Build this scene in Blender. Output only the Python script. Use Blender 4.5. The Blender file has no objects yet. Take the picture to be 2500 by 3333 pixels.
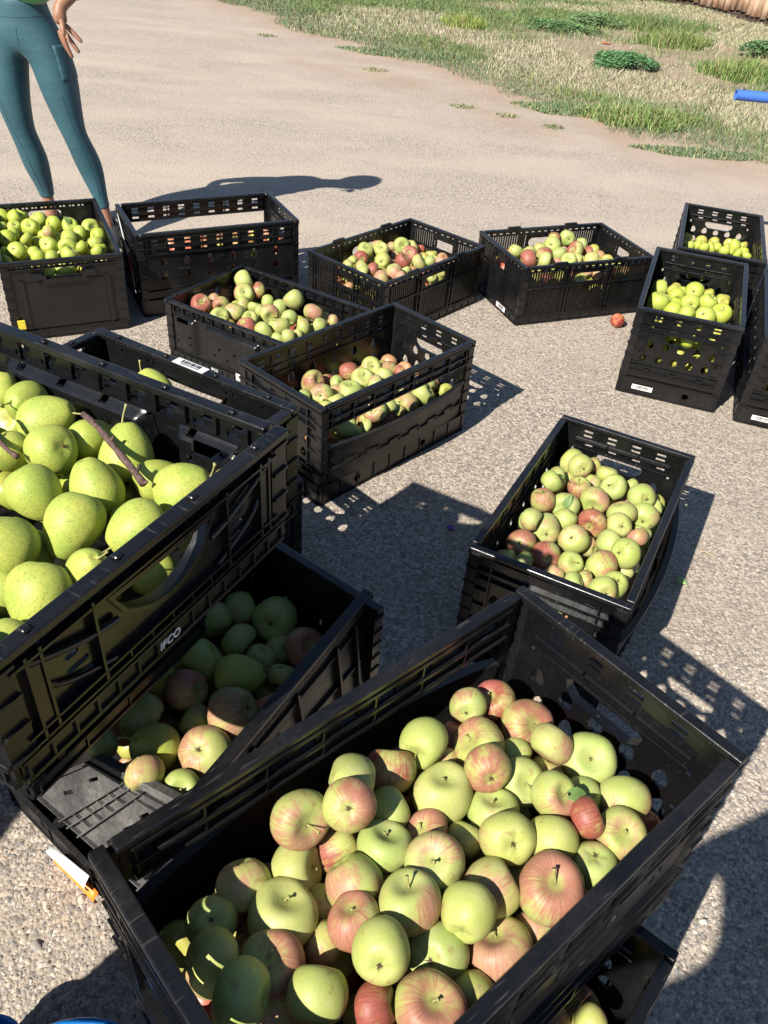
import bpy, bmesh, math, random
import numpy as np
from mathutils import Vector, Matrix, noise as mnoise
from mathutils.geometry import tessellate_polygon

scene = bpy.context.scene
COL = scene.collection
random.seed(7)
RNG = np.random.default_rng(7)
PI = math.pi

# ------------------------------------------------------------ camera
PITCH, ROLL, CAM_H = 0.67142, 0.08691, 1.44497
fw = Vector((0, math.cos(PITCH), -math.sin(PITCH)))
up0 = Vector((0, math.sin(PITCH), math.cos(PITCH)))
rt0 = Vector((1, 0, 0))
rt = rt0 * math.cos(ROLL) + up0 * math.sin(ROLL)
up = -rt0 * math.sin(ROLL) + up0 * math.cos(ROLL)
cd = bpy.data.cameras.new('camera')
cam = bpy.data.objects.new('camera', cd)
COL.objects.link(cam)
M = Matrix((rt, up, -fw)).transposed().to_4x4()
M.translation = Vector((0, 0, CAM_H))
cam.matrix_world = M
cd.sensor_fit = 'HORIZONTAL'
cd.sensor_width = 36.0
cd.lens = 36.0 * 2675.2 / 2500.0
cd.clip_start = 0.02
cd.clip_end = 400.0
scene.camera = cam

# ------------------------------------------------------------ light
SUN_AZ, SUN_EL = 0.9152, 0.7069          # direction the light travels (from +X, radians), elevation
sd = Vector((math.cos(SUN_AZ) * math.cos(SUN_EL), math.sin(SUN_AZ) * math.cos(SUN_EL), -math.sin(SUN_EL)))
sl = bpy.data.lights.new('sun', 'SUN')
sl.energy = 5.0
sl.angle = math.radians(0.53)
sl.color = (1.0, 0.95, 0.87)
sun = bpy.data.objects.new('sun', sl)
COL.objects.link(sun)
sun.rotation_euler = sd.to_track_quat('-Z', 'Y').to_euler()
sun.location = (-4, -5, 6)
world = bpy.data.worlds.new('World')
scene.world = world
world.use_nodes = True
wn = world.node_tree
bg = wn.nodes['Background']
sky = wn.nodes.new('ShaderNodeTexSky')
sky.sky_type = 'NISHITA'
sky.sun_disc = False
sky.sun_elevation = SUN_EL
sky.sun_rotation = math.atan2(-sd.x, -sd.y)
sky.altitude = 1500
sky.dust_density = 0.6
wn.links.new(sky.outputs[0], bg.inputs[0])
bg.inputs[1].default_value = 0.074
vs = scene.view_settings
vs.view_transform = 'Standard'
vs.look = 'None'
vs.gamma = 1.0
vs.exposure = 0.80
vs.use_curve_mapping = False

# ------------------------------------------------------------ node helpers
class NT:
    def __init__(self, name):
        self.m = bpy.data.materials.new(name)
        self.m.use_nodes = True
        self.t = self.m.node_tree
        self.b = self.t.nodes['Principled BSDF']
    def n(self, typ, **kw):
        nd = self.t.nodes.new(typ)
        for k, v in kw.items():
            if k.startswith('i_'):
                key = k[2:]
                nd.inputs[int(key) if key.isdigit() else key.replace('_', ' ')].default_value = v
            else:
                setattr(nd, k, v)
        return nd
    def l(self, a, b):
        self.t.links.new(a, b)
    def noise(self, vec, scale, detail=2, rough=0.5, out=0):
        nd = self.n('ShaderNodeTexNoise')
        nd.inputs['Scale'].default_value = scale
        nd.inputs['Detail'].default_value = detail
        nd.inputs['Roughness'].default_value = rough
        if vec is not None: self.l(vec, nd.inputs['Vector'])
        return nd.outputs[out]
    def ramp(self, fac, stops):
        nd = self.n('ShaderNodeValToRGB')
        cr = nd.color_ramp
        while len(cr.elements) < len(stops): cr.elements.new(0.5)
        for e, (p, c) in zip(cr.elements, stops):
            e.position = p
            e.color = (c[0], c[1], c[2], 1) if not isinstance(c, (int, float)) else (c, c, c, 1)
        self.l(fac, nd.inputs[0])
        return nd.outputs[0]
    def mix(self, fac, a, b, typ='MIX'):
        nd = self.n('ShaderNodeMix', data_type='RGBA', blend_type=typ)
        for sock, v in ((nd.inputs[0], fac), (nd.inputs[6], a), (nd.inputs[7], b)):
            if hasattr(v, 'is_linked') or hasattr(v, 'links'): self.l(v, sock)
            elif isinstance(v, (int, float)): sock.default_value = v
            else: sock.default_value = (v[0], v[1], v[2], 1)
        return nd.outputs[2]
    def math(self, op, a, b=None, clamp=False):
        nd = self.n('ShaderNodeMath', operation=op, use_clamp=clamp)
        for i, v in enumerate((a, b)):
            if v is None: continue
            if isinstance(v, (int, float)): nd.inputs[i].default_value = v
            else: self.l(v, nd.inputs[i])
        return nd.outputs[0]
    def bump(self, h, strength=0.3, dist=0.01, normal=None):
        nd = self.n('ShaderNodeBump')
        nd.inputs['Strength'].default_value = strength
        nd.inputs['Distance'].default_value = dist
        self.l(h, nd.inputs['Height'])
        if normal is not None: self.l(normal, nd.inputs['Normal'])
        self.l(nd.outputs[0], self.b.inputs['Normal'])
        return nd.outputs[0]
    def coord(self, which='Object'):
        return self.n('ShaderNodeTexCoord').outputs[which]
    def base(self, v):
        if isinstance(v, tuple): self.b.inputs['Base Color'].default_value = (*v, 1)
        else: self.l(v, self.b.inputs['Base Color'])
    def rough(self, v):
        if isinstance(v, (int, float)): self.b.inputs['Roughness'].default_value = v
        else: self.l(v, self.b.inputs['Roughness'])

def plain(name, col, rough=0.5, spec=0.5, var=0.15, scale=20.0):
    t = NT(name)
    nz = t.noise(t.coord(), scale, 3)
    dark = tuple(c * (1 - var) for c in col); light = tuple(min(1, c * (1 + var)) for c in col)
    t.base(t.ramp(nz, [(0.3, dark), (0.7, light)]))
    t.rough(rough)
    t.b.inputs['Specular IOR Level'].default_value = spec
    return t.m

def mat_plastic(name, base, dust, rough=0.38, dust_amt=0.35, fine=0.0, scuff=1.0):
    t = NT(name)
    co = t.coord()
    inf = t.n('ShaderNodeObjectInfo')
    add = t.n('ShaderNodeVectorMath', operation='ADD')
    t.l(co, add.inputs[0])
    t.l(inf.outputs['Random'], add.inputs[1])
    v = add.outputs[0]
    big = t.noise(v, 9, 5, 0.62)
    fin = t.noise(v, 130, 2, 0.6)
    d = t.math('MULTIPLY', t.ramp(big, [(0.42, 0.0), (0.72, 1.0)]), t.ramp(fin, [(0.3, 0.25), (0.75, 1.0)]))
    d = t.math('MULTIPLY', d, dust_amt)
    # scratches: stretched noise
    mp = t.n('ShaderNodeMapping'); mp.inputs['Scale'].default_value = (14, 160, 60); mp.inputs['Rotation'].default_value = (0.3, 0.5, 0.7)
    t.l(v, mp.inputs[0])
    sc = t.ramp(t.noise(mp.outputs[0], 2.0, 2), [(0.63, 0.0), (0.72, 0.34 * scuff)])
    d2 = t.math('MAXIMUM', d, sc)
    t.base(t.mix(d2, base, dust))
    r = t.math('ADD', t.math('MULTIPLY', d2, 0.5), t.math('ADD', t.math('MULTIPLY', big, 0.16), rough - 0.08), True)
    t.rough(r)
    h = t.math('ADD', t.math('MULTIPLY', fin, 0.35), t.noise(v, 26, 2))
    if fine:
        w = t.n('ShaderNodeTexWave', wave_type='BANDS', bands_direction='DIAGONAL')
        w.inputs['Scale'].default_value = fine
        t.l(co, w.inputs['Vector'])
        h = t.math('ADD', h, w.outputs['Fac'])
    t.bump(h, 0.16 if not fine else 0.22, 0.003)
    t.b.inputs['Specular IOR Level'].default_value = 0.5
    return t.m

BLACK = mat_plastic('black_plastic', (0.0050, 0.0053, 0.0060), (0.075, 0.066, 0.055), 0.32, 0.16)
RIMBLK = mat_plastic('black_plastic_rim', (0.0060, 0.0063, 0.0072), (0.10, 0.09, 0.078), 0.27, 0.18)
TEXBLK = mat_plastic('ribbed_black_plastic', (0.0070, 0.0070, 0.0076), (0.09, 0.08, 0.066), 0.42, 0.22, 150)
DUSTY = mat_plastic('dusty_plastic', (0.035, 0.034, 0.033), (0.22, 0.205, 0.185), 0.55, 0.75)
GLOSS = mat_plastic('moulded_black_plastic', (0.0048, 0.0051, 0.0057), (0.07, 0.062, 0.052), 0.24, 0.12, 0.0, 0.35)
WHITE = plain('white_label', (0.62, 0.615, 0.60), 0.5, 0.4, 0.18, 45)
INK = plain('label_ink', (0.02, 0.02, 0.022), 0.5)
GREYINK = plain('grey_lettering', (0.55, 0.56, 0.57), 0.45, 0.5, 0.06, 60)
ORANGE = plain('orange_label', (0.80, 0.25, 0.03), 0.4, 0.5, 0.1)
REDM = plain('red_label', (0.62, 0.03, 0.03), 0.45)
YELLOW = plain('yellow_tag', (0.70, 0.55, 0.05), 0.45, 0.4, 0.15, 80)

# ------------------------------------------------------------ mesh helpers
class MB:
    def __init__(self):
        self.v = []; self.f = []
    def add(self, vs, fs):
        o = len(self.v)
        self.v += [tuple(x) for x in vs]
        self.f += [tuple(i + o for i in f) for f in fs]
    def box(self, x0, x1, y0, y1, z0, z1, fn=None):
        vs = [(x, y, z) for z in (z0, z1) for y in (y0, y1) for x in (x0, x1)]
        if fn: vs = [fn(*p) for p in vs]
        self.add(vs, [(0, 2, 3, 1), (4, 5, 7, 6), (0, 1, 5, 4), (2, 6, 7, 3), (0, 4, 6, 2), (1, 3, 7, 5)])
    def sheet(self, outer, holes, d0, d1, fr):
        loops = [outer] + holes
        tri = tessellate_polygon([[Vector((p[0], p[1], 0)) for p in lp] for lp in loops])
        flat = [p for lp in loops for p in lp]
        n = len(flat)
        vs = [fr(p[0], p[1], d0) for p in flat] + [fr(p[0], p[1], d1) for p in flat]
        fs = [t for t in tri] + [(t[2] + n, t[1] + n, t[0] + n) for t in tri]
        o = 0
        for lp in loops:
            k = len(lp)
            for i in range(k):
                a, b = o + i, o + (i + 1) % k
                fs.append((a, b, b + n, a + n))
            o += k
        self.add(vs, fs)
    def tube(self, pts, rads, seg=8, cap=True):
        pts = [Vector(p) for p in pts]
        o = len(self.v); vs = []; fs = []
        k = len(pts)
        prev = None
        for i, p in enumerate(pts):
            t = (pts[min(i + 1, k - 1)] - pts[max(i - 1, 0)]).normalized()
            if prev is None:
                a = t.orthogonal().normalized()
            else:
                a = (prev - t * prev.dot(t)).normalized()
            prev = a
            b = t.cross(a)
            r = rads[i] if hasattr(rads, '__len__') else rads
            for j in range(seg):
                an = 2 * PI * j / seg
                vs.append(p + (a * math.cos(an) + b * math.sin(an)) * r)
        for i in range(k - 1):
            for j in range(seg):
                q = (j + 1) % seg
                fs.append((i * seg + j, i * seg + q, (i + 1) * seg + q, (i + 1) * seg + j))
        if cap:
            fs.append(tuple(reversed(range(seg))))
            fs.append(tuple((k - 1) * seg + j for j in range(seg)))
        self.add(vs, fs)
    def mesh(self, name, mat, smooth=False, recalc=True):
        me = bpy.data.meshes.new(name)
        me.from_pydata(self.v, [], self.f)
        if recalc:
            bm = bmesh.new(); bm.from_mesh(me)
            bmesh.ops.recalc_face_normals(bm, faces=bm.faces)
            bm.to_mesh(me); bm.free()
        me.materials.append(mat)
        if smooth:
            me.polygons.foreach_set('use_smooth', [True] * len(me.polygons))
            if smooth == 'angle': me.set_sharp_from_angle(angle=math.radians(32))
        me.update()
        return me
    def build(self, name, mat, parent=None, smooth=False, recalc=True):
        return link(name, self.mesh(name, mat, smooth, recalc), parent)

def link(name, me, parent=None):
    o = bpy.data.objects.new(name, me)
    COL.objects.link(o)
    if parent is not None: o.parent = parent
    return o

def tag(o, label=None, cat=None, group=None, kind=None):
    if label: o['label'] = label
    if cat: o['category'] = cat
    if group: o['group'] = group
    if kind: o['kind'] = kind
    return o

def empty(name, loc, rz=0.0):
    o = bpy.data.objects.new(name, None)
    o.empty_display_size = 0.05
    COL.objects.link(o)
    o.location = loc
    o.rotation_euler = (0, 0, rz)
    return o

def add_bevel(o, w=0.0024, seg=3):
    m = o.modifiers.new('edge', 'BEVEL')
    m.width = w; m.segments = seg; m.limit_method = 'ANGLE'; m.angle_limit = math.radians(40)
    return o

# ------------------------------------------------------------ ground
EDGE = [(-4.2, 13.5), (-3.0, 11.9), (-2.46, 11.16), (-1.98, 10.32), (-1.32, 9.58), (-0.7, 8.95), (-0.28, 8.55), (0.07, 8.16), (0.35, 7.69),
        (0.72, 7.31), (1.06, 7.04), (1.28, 6.55), (1.4, 6.27), (1.77, 6.14), (2.07, 5.95), (2.32, 5.76), (3.0, 5.35), (4.2, 4.7), (7.0, 3.4), (14, 0.5)]
EX = np.array([e[0] for e in EDGE]); EY = np.array([e[1] for e in EDGE])
def vnoise(x, y, seed, cell):
    """smooth value noise on arrays"""
    g = np.random.default_rng(seed).random((256, 256))
    u = x / cell + 1000.0; v = y / cell + 1000.0
    iu = np.floor(u).astype(int); iv = np.floor(v).astype(int)
    fu = u - iu; fv = v - iv
    fu = fu * fu * (3 - 2 * fu); fv = fv * fv * (3 - 2 * fv)
    a = g[iu % 256, iv % 256]; b = g[(iu + 1) % 256, iv % 256]; c = g[iu % 256, (iv + 1) % 256]; d = g[(iu + 1) % 256, (iv + 1) % 256]
    return (a * (1 - fu) + b * fu) * (1 - fv) + (c * (1 - fu) + d * fu) * fv
def fbm(x, y, seed, cell, oct=4):
    s = 0; a = 0.5; t = 0
    for k in range(oct):
        s = s + a * vnoise(x, y, seed + k, cell / 2 ** k); t += a; a *= 0.5
    return s / t
def edge_depth(x, y):
    """how far (about) a point lies inside the grass, metres; negative on the gravel"""
    ey = np.interp(x, EX, EY)
    return (y - ey) * 0.72 + (fbm(x, y, 11, 0.9, 4) - 0.5) * 0.9
def ground_z(x, y):
    z = (fbm(x, y, 21, 1.7, 3) - 0.5) * 0.018
    far = np.clip((y - 4.0) / 4.0, 0, 1)
    z = z * far
    e = np.clip(edge_depth(x, y) / 0.8, 0, 1)
    return z + e * (0.012 + (fbm(x, y, 31, 1.1, 4) - 0.5) * 0.05)

def graded(lo, a, b, hi, step, n):
    mid = np.arange(a, b + 1e-6, step)
    l = a - (a - lo) * (np.linspace(0, 1, n + 1)[1:] ** 2.2)
    h = b + (hi - b) * (np.linspace(0, 1, n + 1)[1:] ** 2.2)
    return np.concatenate([l[::-1], mid, h])
gx = graded(-120, -4.0, 7.0, 120, 0.05, 26); gy = graded(-120, 4.0, 18.0, 160, 0.05, 26)
gy = np.unique(np.concatenate([gy, np.arange(-1.0, 4.0, 0.25)]))
X, Y = np.meshgrid(gx, gy)
Zg = ground_z(X, Y)
nx, ny = len(gx), len(gy)
co = np.stack([X.ravel(), Y.ravel(), Zg.ravel()], -1).astype(np.float32)
ii = (np.arange(ny - 1)[:, None] * nx + np.arange(nx - 1)[None]).ravel()
quads = np.stack([ii, ii + 1, ii + 1 + nx, ii + nx], -1).astype(np.int32)
def np_mesh(name, co, polys, mat, attrs=None, smooth=False):
    me = bpy.data.meshes.new(name)
    k = polys.shape[1]
    me.vertices.add(len(co)); me.vertices.foreach_set('co', np.ascontiguousarray(co, dtype=np.float32).ravel())
    me.loops.add(polys.size); me.loops.foreach_set('vertex_index', np.ascontiguousarray(polys, dtype=np.int32).ravel())
    me.polygons.add(len(polys)); me.polygons.foreach_set('loop_start', np.arange(0, polys.size, k, dtype=np.int32))
    me.update(calc_edges=True)
    if smooth: me.polygons.foreach_set('use_smooth', np.ones(len(polys), dtype=bool))
    for an, arr in (attrs or {}).items():
        at = me.color_attributes.new(an, 'FLOAT_COLOR', 'POINT')
        at.data.foreach_set('color', np.ascontiguousarray(arr, dtype=np.float32).ravel())
    me.materials.append(mat)
    return me

def mat_ground():
    t = NT('compacted_gravel')
    co = t.coord()
    at = t.n('ShaderNodeAttribute', attribute_name='soil')
    sep = t.n('ShaderNodeSeparateColor'); t.l(at.outputs['Color'], sep.inputs[0])
    # drag-stretched tone bands of the driveway
    mp = t.n('ShaderNodeMapping'); mp.inputs['Scale'].default_value = (0.7, 1.9, 1); mp.inputs['Rotation'].default_value = (0, 0, 0.62)
    t.l(co, mp.inputs[0])
    band = t.noise(mp.outputs[0], 1.1, 5, 0.6)
    patch = t.noise(co, 2.4, 5, 0.62)
    fine = t.noise(co, 60, 3, 0.7)
    grit = t.noise(co, 210, 2, 0.7)
    vor = t.n('ShaderNodeTexVoronoi'); vor.inputs['Scale'].default_value = 150; t.l(co, vor.inputs['Vector'])
    stonev = t.n('ShaderNodeSeparateColor'); t.l(vor.outputs['Color'], stonev.inputs[0])
    sandy = (0.45, 0.375, 0.30); grey = (0.385, 0.325, 0.28)
    base = t.mix(t.ramp(band, [(0.40, 0.0), (0.62, 1.0)]), grey, sandy)
    base = t.mix(t.math('MULTIPLY', t.ramp(patch, [(0.5, 0.0), (0.68, 1.0)]), 0.55), base, (0.48, 0.40, 0.315))
    stone = t.ramp(stonev.outputs[0], [(0.0, (0.115, 0.10, 0.088)), (0.22, (0.215, 0.183, 0.152)), (0.5, (0.36, 0.30, 0.24)), (0.8, (0.48, 0.40, 0.31)), (1.0, (0.62, 0.55, 0.45))])
    mask = t.ramp(t.math('ADD', t.math('MULTIPLY', fine, 0.55), t.math('ADD', t.math('MULTIPLY', t.math('SUBTRACT', 1.0, band), 0.33), t.math('MULTIPLY', sep.outputs[1], 0.13))), [(0.40, 0.0), (0.54, 0.95)])
    base = t.mix(mask, base, stone)
    base = t.mix(t.ramp(grit, [(0.36, 0.30), (0.48, 0.0)]), base, (0.17, 0.15, 0.13))
    base = t.mix(t.math('MULTIPLY', sep.outputs[1], t.ramp(t.noise(co, 3.1, 4, 0.6), [(0.32, 0.10), (0.62, 0.50)])), base, t.mix(t.ramp(fine, [(0.38, 0.0), (0.62, 1.0)]), (0.205, 0.172, 0.138), (0.40, 0.34, 0.265)))
    soil = t.mix(t.ramp(patch, [(0.35, 0.0), (0.65, 1.0)]), (0.37, 0.265, 0.19), (0.44, 0.335, 0.25))
    soil = t.mix(t.math('MULTIPLY', sep.outputs[2], t.ramp(t.noise(co, 1.7, 4, 0.6), [(0.35, 0.9), (0.6, 0.2)])), soil, (0.225, 0.215, 0.115))
    soil = t.mix(t.ramp(fine, [(0.4, 0.5), (0.55, 0.0)]), soil, (0.20, 0.13, 0.085))
    base = t.mix(sep.outputs[0], base, soil)
    t.base(base)
    t.rough(0.95)
    t.b.inputs['Specular IOR Level'].default_value = 0.15
    hh = t.math('ADD', t.math('MULTIPLY', vor.outputs['Distance'], -0.5), t.math('ADD', fine, t.math('MULTIPLY', grit, 0.5)))
    t.bump(hh, 0.55, 0.007)
    return t.m
ed = edge_depth(X.ravel(), Y.ravel())
soil = np.clip((ed + 0.55) / 0.6, 0, 1) * 0.9
soil = np.maximum(soil, np.clip(1 - np.abs(ed + 0.75) / 0.35, 0, 1) * np.clip((fbm(X.ravel(), Y.ravel(), 77, 1.4, 3) - 0.42) * 6, 0, 1) * 0.7)
grav = np.clip((4.3 - Y.ravel()) / 2.2, 0, 1) * 0.85 + 0.0 * soil
thatch = np.clip((ed - 0.05) / 0.3, 0, 1)
sc = np.stack([soil, grav, thatch, np.ones_like(soil)], -1)
GROUND = mat_ground()
ground = link('ground', np_mesh('ground', co, quads, GROUND, {'soil': sc}, True))
tag(ground, 'pale compacted gravel driveway with sandy drag bands and a soil verge', kind='structure')

# loose pebbles on the gravel (nobody could count them)
def mat_pebble():
    t = NT('pebble_stone')
    at = t.n('ShaderNodeAttribute', attribute_name='tone')
    nz = t.noise(t.coord(), 160, 2)
    t.base(t.mix(t.ramp(nz, [(0.3, 0.35), (0.6, 0.0)]), at.outputs['Color'], (0.10, 0.085, 0.07)))
    t.rough(0.85)
    t.b.inputs['Specular IOR Level'].default_value = 0.25
    return t.m
def pebbles():
    n0 = 110000
    # density falls with distance from the viewer
    y = 0.25 + 3.9 * RNG.random(n0) ** 1.5
    x = (RNG.random(n0) - 0.5) * 2 * (0.62 + 0.62 * y) + 0.12
    s = 0.0014 + 0.0032 * RNG.random(n0) ** 2.9
    n1 = 60000
    y = np.concatenate([y, 0.25 + 1.15 * RNG.random(n1)]); x = np.concatenate([x, -0.75 + 1.9 * RNG.random(n1)])
    s = np.concatenate([s, 0.0015 + 0.0050 * RNG.random(n1) ** 2.5]); n0 += n1
    s = np.where(RNG.random(n0) < 0.03, s * 1.8, s)
    s = np.where(y > 1.35, s * 0.74, s)
    keep = (fbm(x, y, 5, 0.5, 3) > 0.34) | (y < 1.3)
    x, y, s = x[keep], y[keep], s[keep]
    n = len(x)
    # 8-vertex lumpy pebble: octahedron-ish with 6+ verts
    bv = np.array([(1, 0, 0), (0.45, 0.85, 0.05), (-0.6, 0.75, 0), (-1, -0.1, 0.05), (-0.4, -0.85, 0), (0.55, -0.8, 0.05), (0.25, 0.1, 0.75), (-0.3, -0.05, 0.7)], dtype=np.float32)
    bf = np.array([(0, 1, 6), (1, 2, 6), (2, 7, 6), (2, 3, 7), (3, 4, 7), (4, 5, 6), (4, 6, 7), (5, 0, 6)], dtype=np.int32)
    an = RNG.random(n) * 2 * PI; ca, sa = np.cos(an), np.sin(an)
    jit = 1 + (RNG.random((n, 8, 3)) - 0.5) * 0.5
    v = bv[None] * jit * s[:, None, None]
    v[..., 1] *= (0.65 + 0.35 * RNG.random(n))[:, None]
    v[..., 2] *= (0.6 + 0.5 * RNG.random(n))[:, None]
    xx = v[..., 0] * ca[:, None] - v[..., 1] * sa[:, None] + x[:, None]
    yy = v[..., 0] * sa[:, None] + v[..., 1] * ca[:, None] + y[:, None]
    zz = v[..., 2] - 0.0005
    co = np.stack([xx, yy, zz], -1).reshape(-1, 3)
    fs = (bf[None] + (np.arange(n) * 8)[:, None, None]).reshape(-1, 3)
    pal = np.array([(0.20, 0.185, 0.175), (0.29, 0.26, 0.23), (0.38, 0.33, 0.275), (0.44, 0.37, 0.29), (0.50, 0.43, 0.34), (0.34, 0.25, 0.19), (0.56, 0.51, 0.44), (0.24, 0.23, 0.225)])
    c = pal[RNG.choice(8, n, p=[.12, .19, .23, .2, .12, .05, .05, .04])] * (0.85 + 0.3 * RNG.random((n, 1)))
    cc = np.concatenate([np.repeat(c, 8, 0), np.ones((n * 8, 1))], 1)
    return co, fs, cc
pc, pf, pcol = pebbles()
peb = link('pebbles', np_mesh('pebbles', pc, pf, mat_pebble(), {'tone': pcol}, False))
tag(peb, 'loose small grey and tan pebbles strewn over the gravel', kind='stuff')
# ------------------------------------------------------------ crates
def rect(u0, u1, v0, v1):
    return [(u0, v0), (u1, v0), (u1, v1), (u0, v1)]
def rrect(u0, u1, v0, v1, r, k=3):
    pts = []
    for cx, cy, a0 in ((u1 - r, v1 - r, 0), (u0 + r, v1 - r, 90), (u0 + r, v0 + r, 180), (u1 - r, v0 + r, 270)):
        for i in range(k + 1):
            a = math.radians(a0 + 90 * i / k)
            pts.append((cx + r * math.cos(a), cy + r * math.sin(a)))
    return pts
def drop(u, v, w, h, k=12):
    pts = []
    for i in range(k):
        a = 2 * PI * i / k
        x = math.sin(a); y = -math.cos(a)
        pts.append((u + w / 2 * x * (1 - 0.33 * (y + 0.2)), v + h / 2 * y))
    return pts
def hexhole(u, v, w, h):
    c = h * 0.55
    return [(u - w / 2 + c, v - h / 2), (u + w / 2 - c, v - h / 2), (u + w / 2 - 0.004, v - h * 0.12), (u + w / 2, v + h * 0.3), (u + w / 2 - c * 0.4, v + h / 2),
            (u - w / 2 + c * 0.4, v + h / 2), (u - w / 2, v + h * 0.3), (u - w / 2 + 0.004, v - h * 0.12)]
def oval(u, v, w, h, k=6):
    return rrect(u - w / 2, u + w / 2, v - h / 2, v + h / 2, min(w, h) / 2 * 0.98, k)
def smile(u, v, w, h, sag, k=10):
    """a carrying hole whose lower lip hangs like a smile"""
    top = [(u + w / 2 - w * i / k, v + h / 2 - 0.10 * sag * math.sin(PI * i / k)) for i in range(k + 1)]
    bot = [(u - w / 2 * 0.98 + w * 0.98 * i / k, v + h * 0.1 - (h * 0.6 + sag) * math.sin(PI * i / k) ** 0.8) for i in range(1, k)]
    return top + bot

def frames(a, b):
    return {'near': lambda u, v, d: (u, -b + d, v), 'far': lambda u, v, d: (-u, b - d, v),
            'plus': lambda u, v, d: (a - d, u, v), 'minus': lambda u, v, d: (-a + d, -u, v)}
def rod(m, fr, u0, u1, v, d, r=0.003):
    m.tube([fr(u0, v, d), fr(u1, v, d)], r, 8)
def fbox(m, fr, u0, u1, v0, v1, d0, d1):
    m.box(u0, u1, v0, v1, d0, d1, lambda x, y, z: fr(x, y, z))

T = 0.0045
# --- tall crate with tear-drop holes
TA, TB, TH = 0.31263, 0.17134, 0.32
def td_long(fr, H=TH, a=TA):
    m = MB(); W = a - 0.022
    holes = []
    for r_, (v, off) in enumerate(((0.207, 0), (0.155, 0))):
        for k in range(6):
            holes.append(drop(-0.22 + 0.088 * k, v, 0.026, 0.035))
    for k in range(9):
        u = -0.246 + 0.0615 * k
        for v in (0.290, 0.2755, 0.2515):
            holes.append(rect(u - 0.0135, u + 0.0095, v - 0.004, v + 0.0045))
    m.sheet(rect(-W, W, 0.07, H - 0.004), holes, 0.004, 0.004 + T, fr)
    for v in (0.2985, 0.2635, 0.2395): fbox(m, fr, -W, W, v - 0.002, v + 0.002, -0.004, 0.0042)
    for v in (0.262, 0.238): fbox(m, fr, -W + 0.02, W - 0.02, v - 0.002, v + 0.003, 0.004 + T - 0.0005, 0.013)
    for k in range(9): 
        u = -0.277 + 0.0692 * k
        fbox(m, fr, u - 0.0015, u + 0.0015, 0.2395, 0.310, -0.0035, 0.0043)
        fbox(m, fr, u - 0.0015, u + 0.0015, 0.240, 0.300, 0.004 + T - 0.0006, 0.0115)
    fbox(m, fr, -W, W, 0.0955, 0.0995, -0.003, 0.0043)
    return m
def td_short(fr, H=TH, b=TB):
    m = MB(); W = b - 0.022
    holes = []
    for v in (0.197, 0.148):
        for k in range(5): holes.append(drop(-0.104 + 0.052 * k - (0.008 if v < 0.16 else -0.004), v, 0.024, 0.032))
    for k in range(4):
        u = -0.096 + 0.064 * k
        for v in (0.296, 0.283, 0.258):
            if v < 0.27 : holes.append(rect(u - 0.018, u + 0.002, v - 0.003, v + 0.004))
            else: holes.append(rect(u - 0.0115, u + 0.0115, v - 0.0035, v + 0.0045))
    holes.append(hexhole(0, 0.228, 0.125, 0.034))
    for u in (-0.128, 0.128): holes.append(rect(u - 0.003, u + 0.003, 0.232, 0.243)); holes.append(rect(u - 0.003, u + 0.003, 0.160, 0.170))
    m.sheet(rect(-W, W, 0.07, H - 0.004), holes, 0.003, 0.003 + T, fr)
    for v in (0.304, 0.270, 0.247): fbox(m, fr, -W, W, v - 0.002, v + 0.002, -0.005, 0.0032)
    # stepped rails inside
    for (u0, u1) in ((-0.125, -0.045), (-0.040, 0.036), (0.041, 0.125)):
        fbox(m, fr, u0, u1, 0.2685, 0.274, 0.003 + T - 0.0005, 0.0135); rod(m, fr, u0, u1, 0.2713, 0.0132, 0.0034)
        fbox(m, fr, u0, u1, 0.2465, 0.2495, 0.003 + T - 0.0005, 0.0095); rod(m, fr, u0, u1, 0.248, 0.0092, 0.0022)
    # lip of the carrying hole
    hl = hexhole(0, 0.228, 0.131, 0.040); hi = hexhole(0, 0.228, 0.1252, 0.0342)
    m.sheet(hl, [hi], -0.003, 0.0115, fr)
    for u in (-0.117, 0.117): fbox(m, fr, u - 0.002, u + 0.002, 0.100, 0.304, -0.004, 0.0033)
    for v in (0.125, 0.172, 0.215):
        for s in (-1, 1): fbox(m, fr, min(s * 0.117, s * W), max(s * 0.117, s * W), v - 0.002, v + 0.002, -0.0035, 0.0031)
    fbox(m, fr, -W, W, 0.112, 0.117, -0.005, 0.0032)
    fbox(m, fr, -W, W, 0.092, 0.096, -0.006, 0.0032)
    for u in (-0.09, 0.0, 0.09): fbox(m, fr, u - 0.009, u + 0.009, 0.098, 0.106, -0.0045, 0.0034)
    return m
def tub_base(a, b, H0, hole_u=(), floor=0.008, ribs_l=9, ribs_s=6, parts=None):
    """the solid bottom frame: floor, low walls, ribs"""
    m = MB(); F = frames(a, b)
    m.box(-a + 0.006, a - 0.006, -b + 0.006, b - 0.006, 0.004, 0.004 + floor)
    for key, W in (('near', a), ('far', a), ('plus', b), ('minus', b)):
        fr = F[key]; W_ = W - (0.0 if key in ('near', 'far') else 0.0052)
        holes = [oval(u * W / 0.3, H0 * 0.5, 0.026, 0.022) for u in hole_u] if hole_u else []
        m.sheet(rect(-W_ + 0.001, W_ - 0.001, 0.0, H0), holes, 0.0, 0.005, fr)
        fbox(m, fr, -W_ + 0.002, W_ - 0.002, H0 - 0.004, H0 - 0.0005, -0.0045, 0.0002)
        fbox(m, fr, -W_ + 0.002, W_ - 0.002, 0.001, 0.006, -0.0035, 0.0002)
        n = ribs_l if key in ('near', 'far') else ribs_s
        for k in range(n + 1):
            u = (-W + 0.012) + (2 * W - 0.024) * k / n
            fbox(m, fr, u - 0.0013, u + 0.0013, 0.0062, H0 - 0.0042, -0.0032, 0.0002)
    return m
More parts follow.
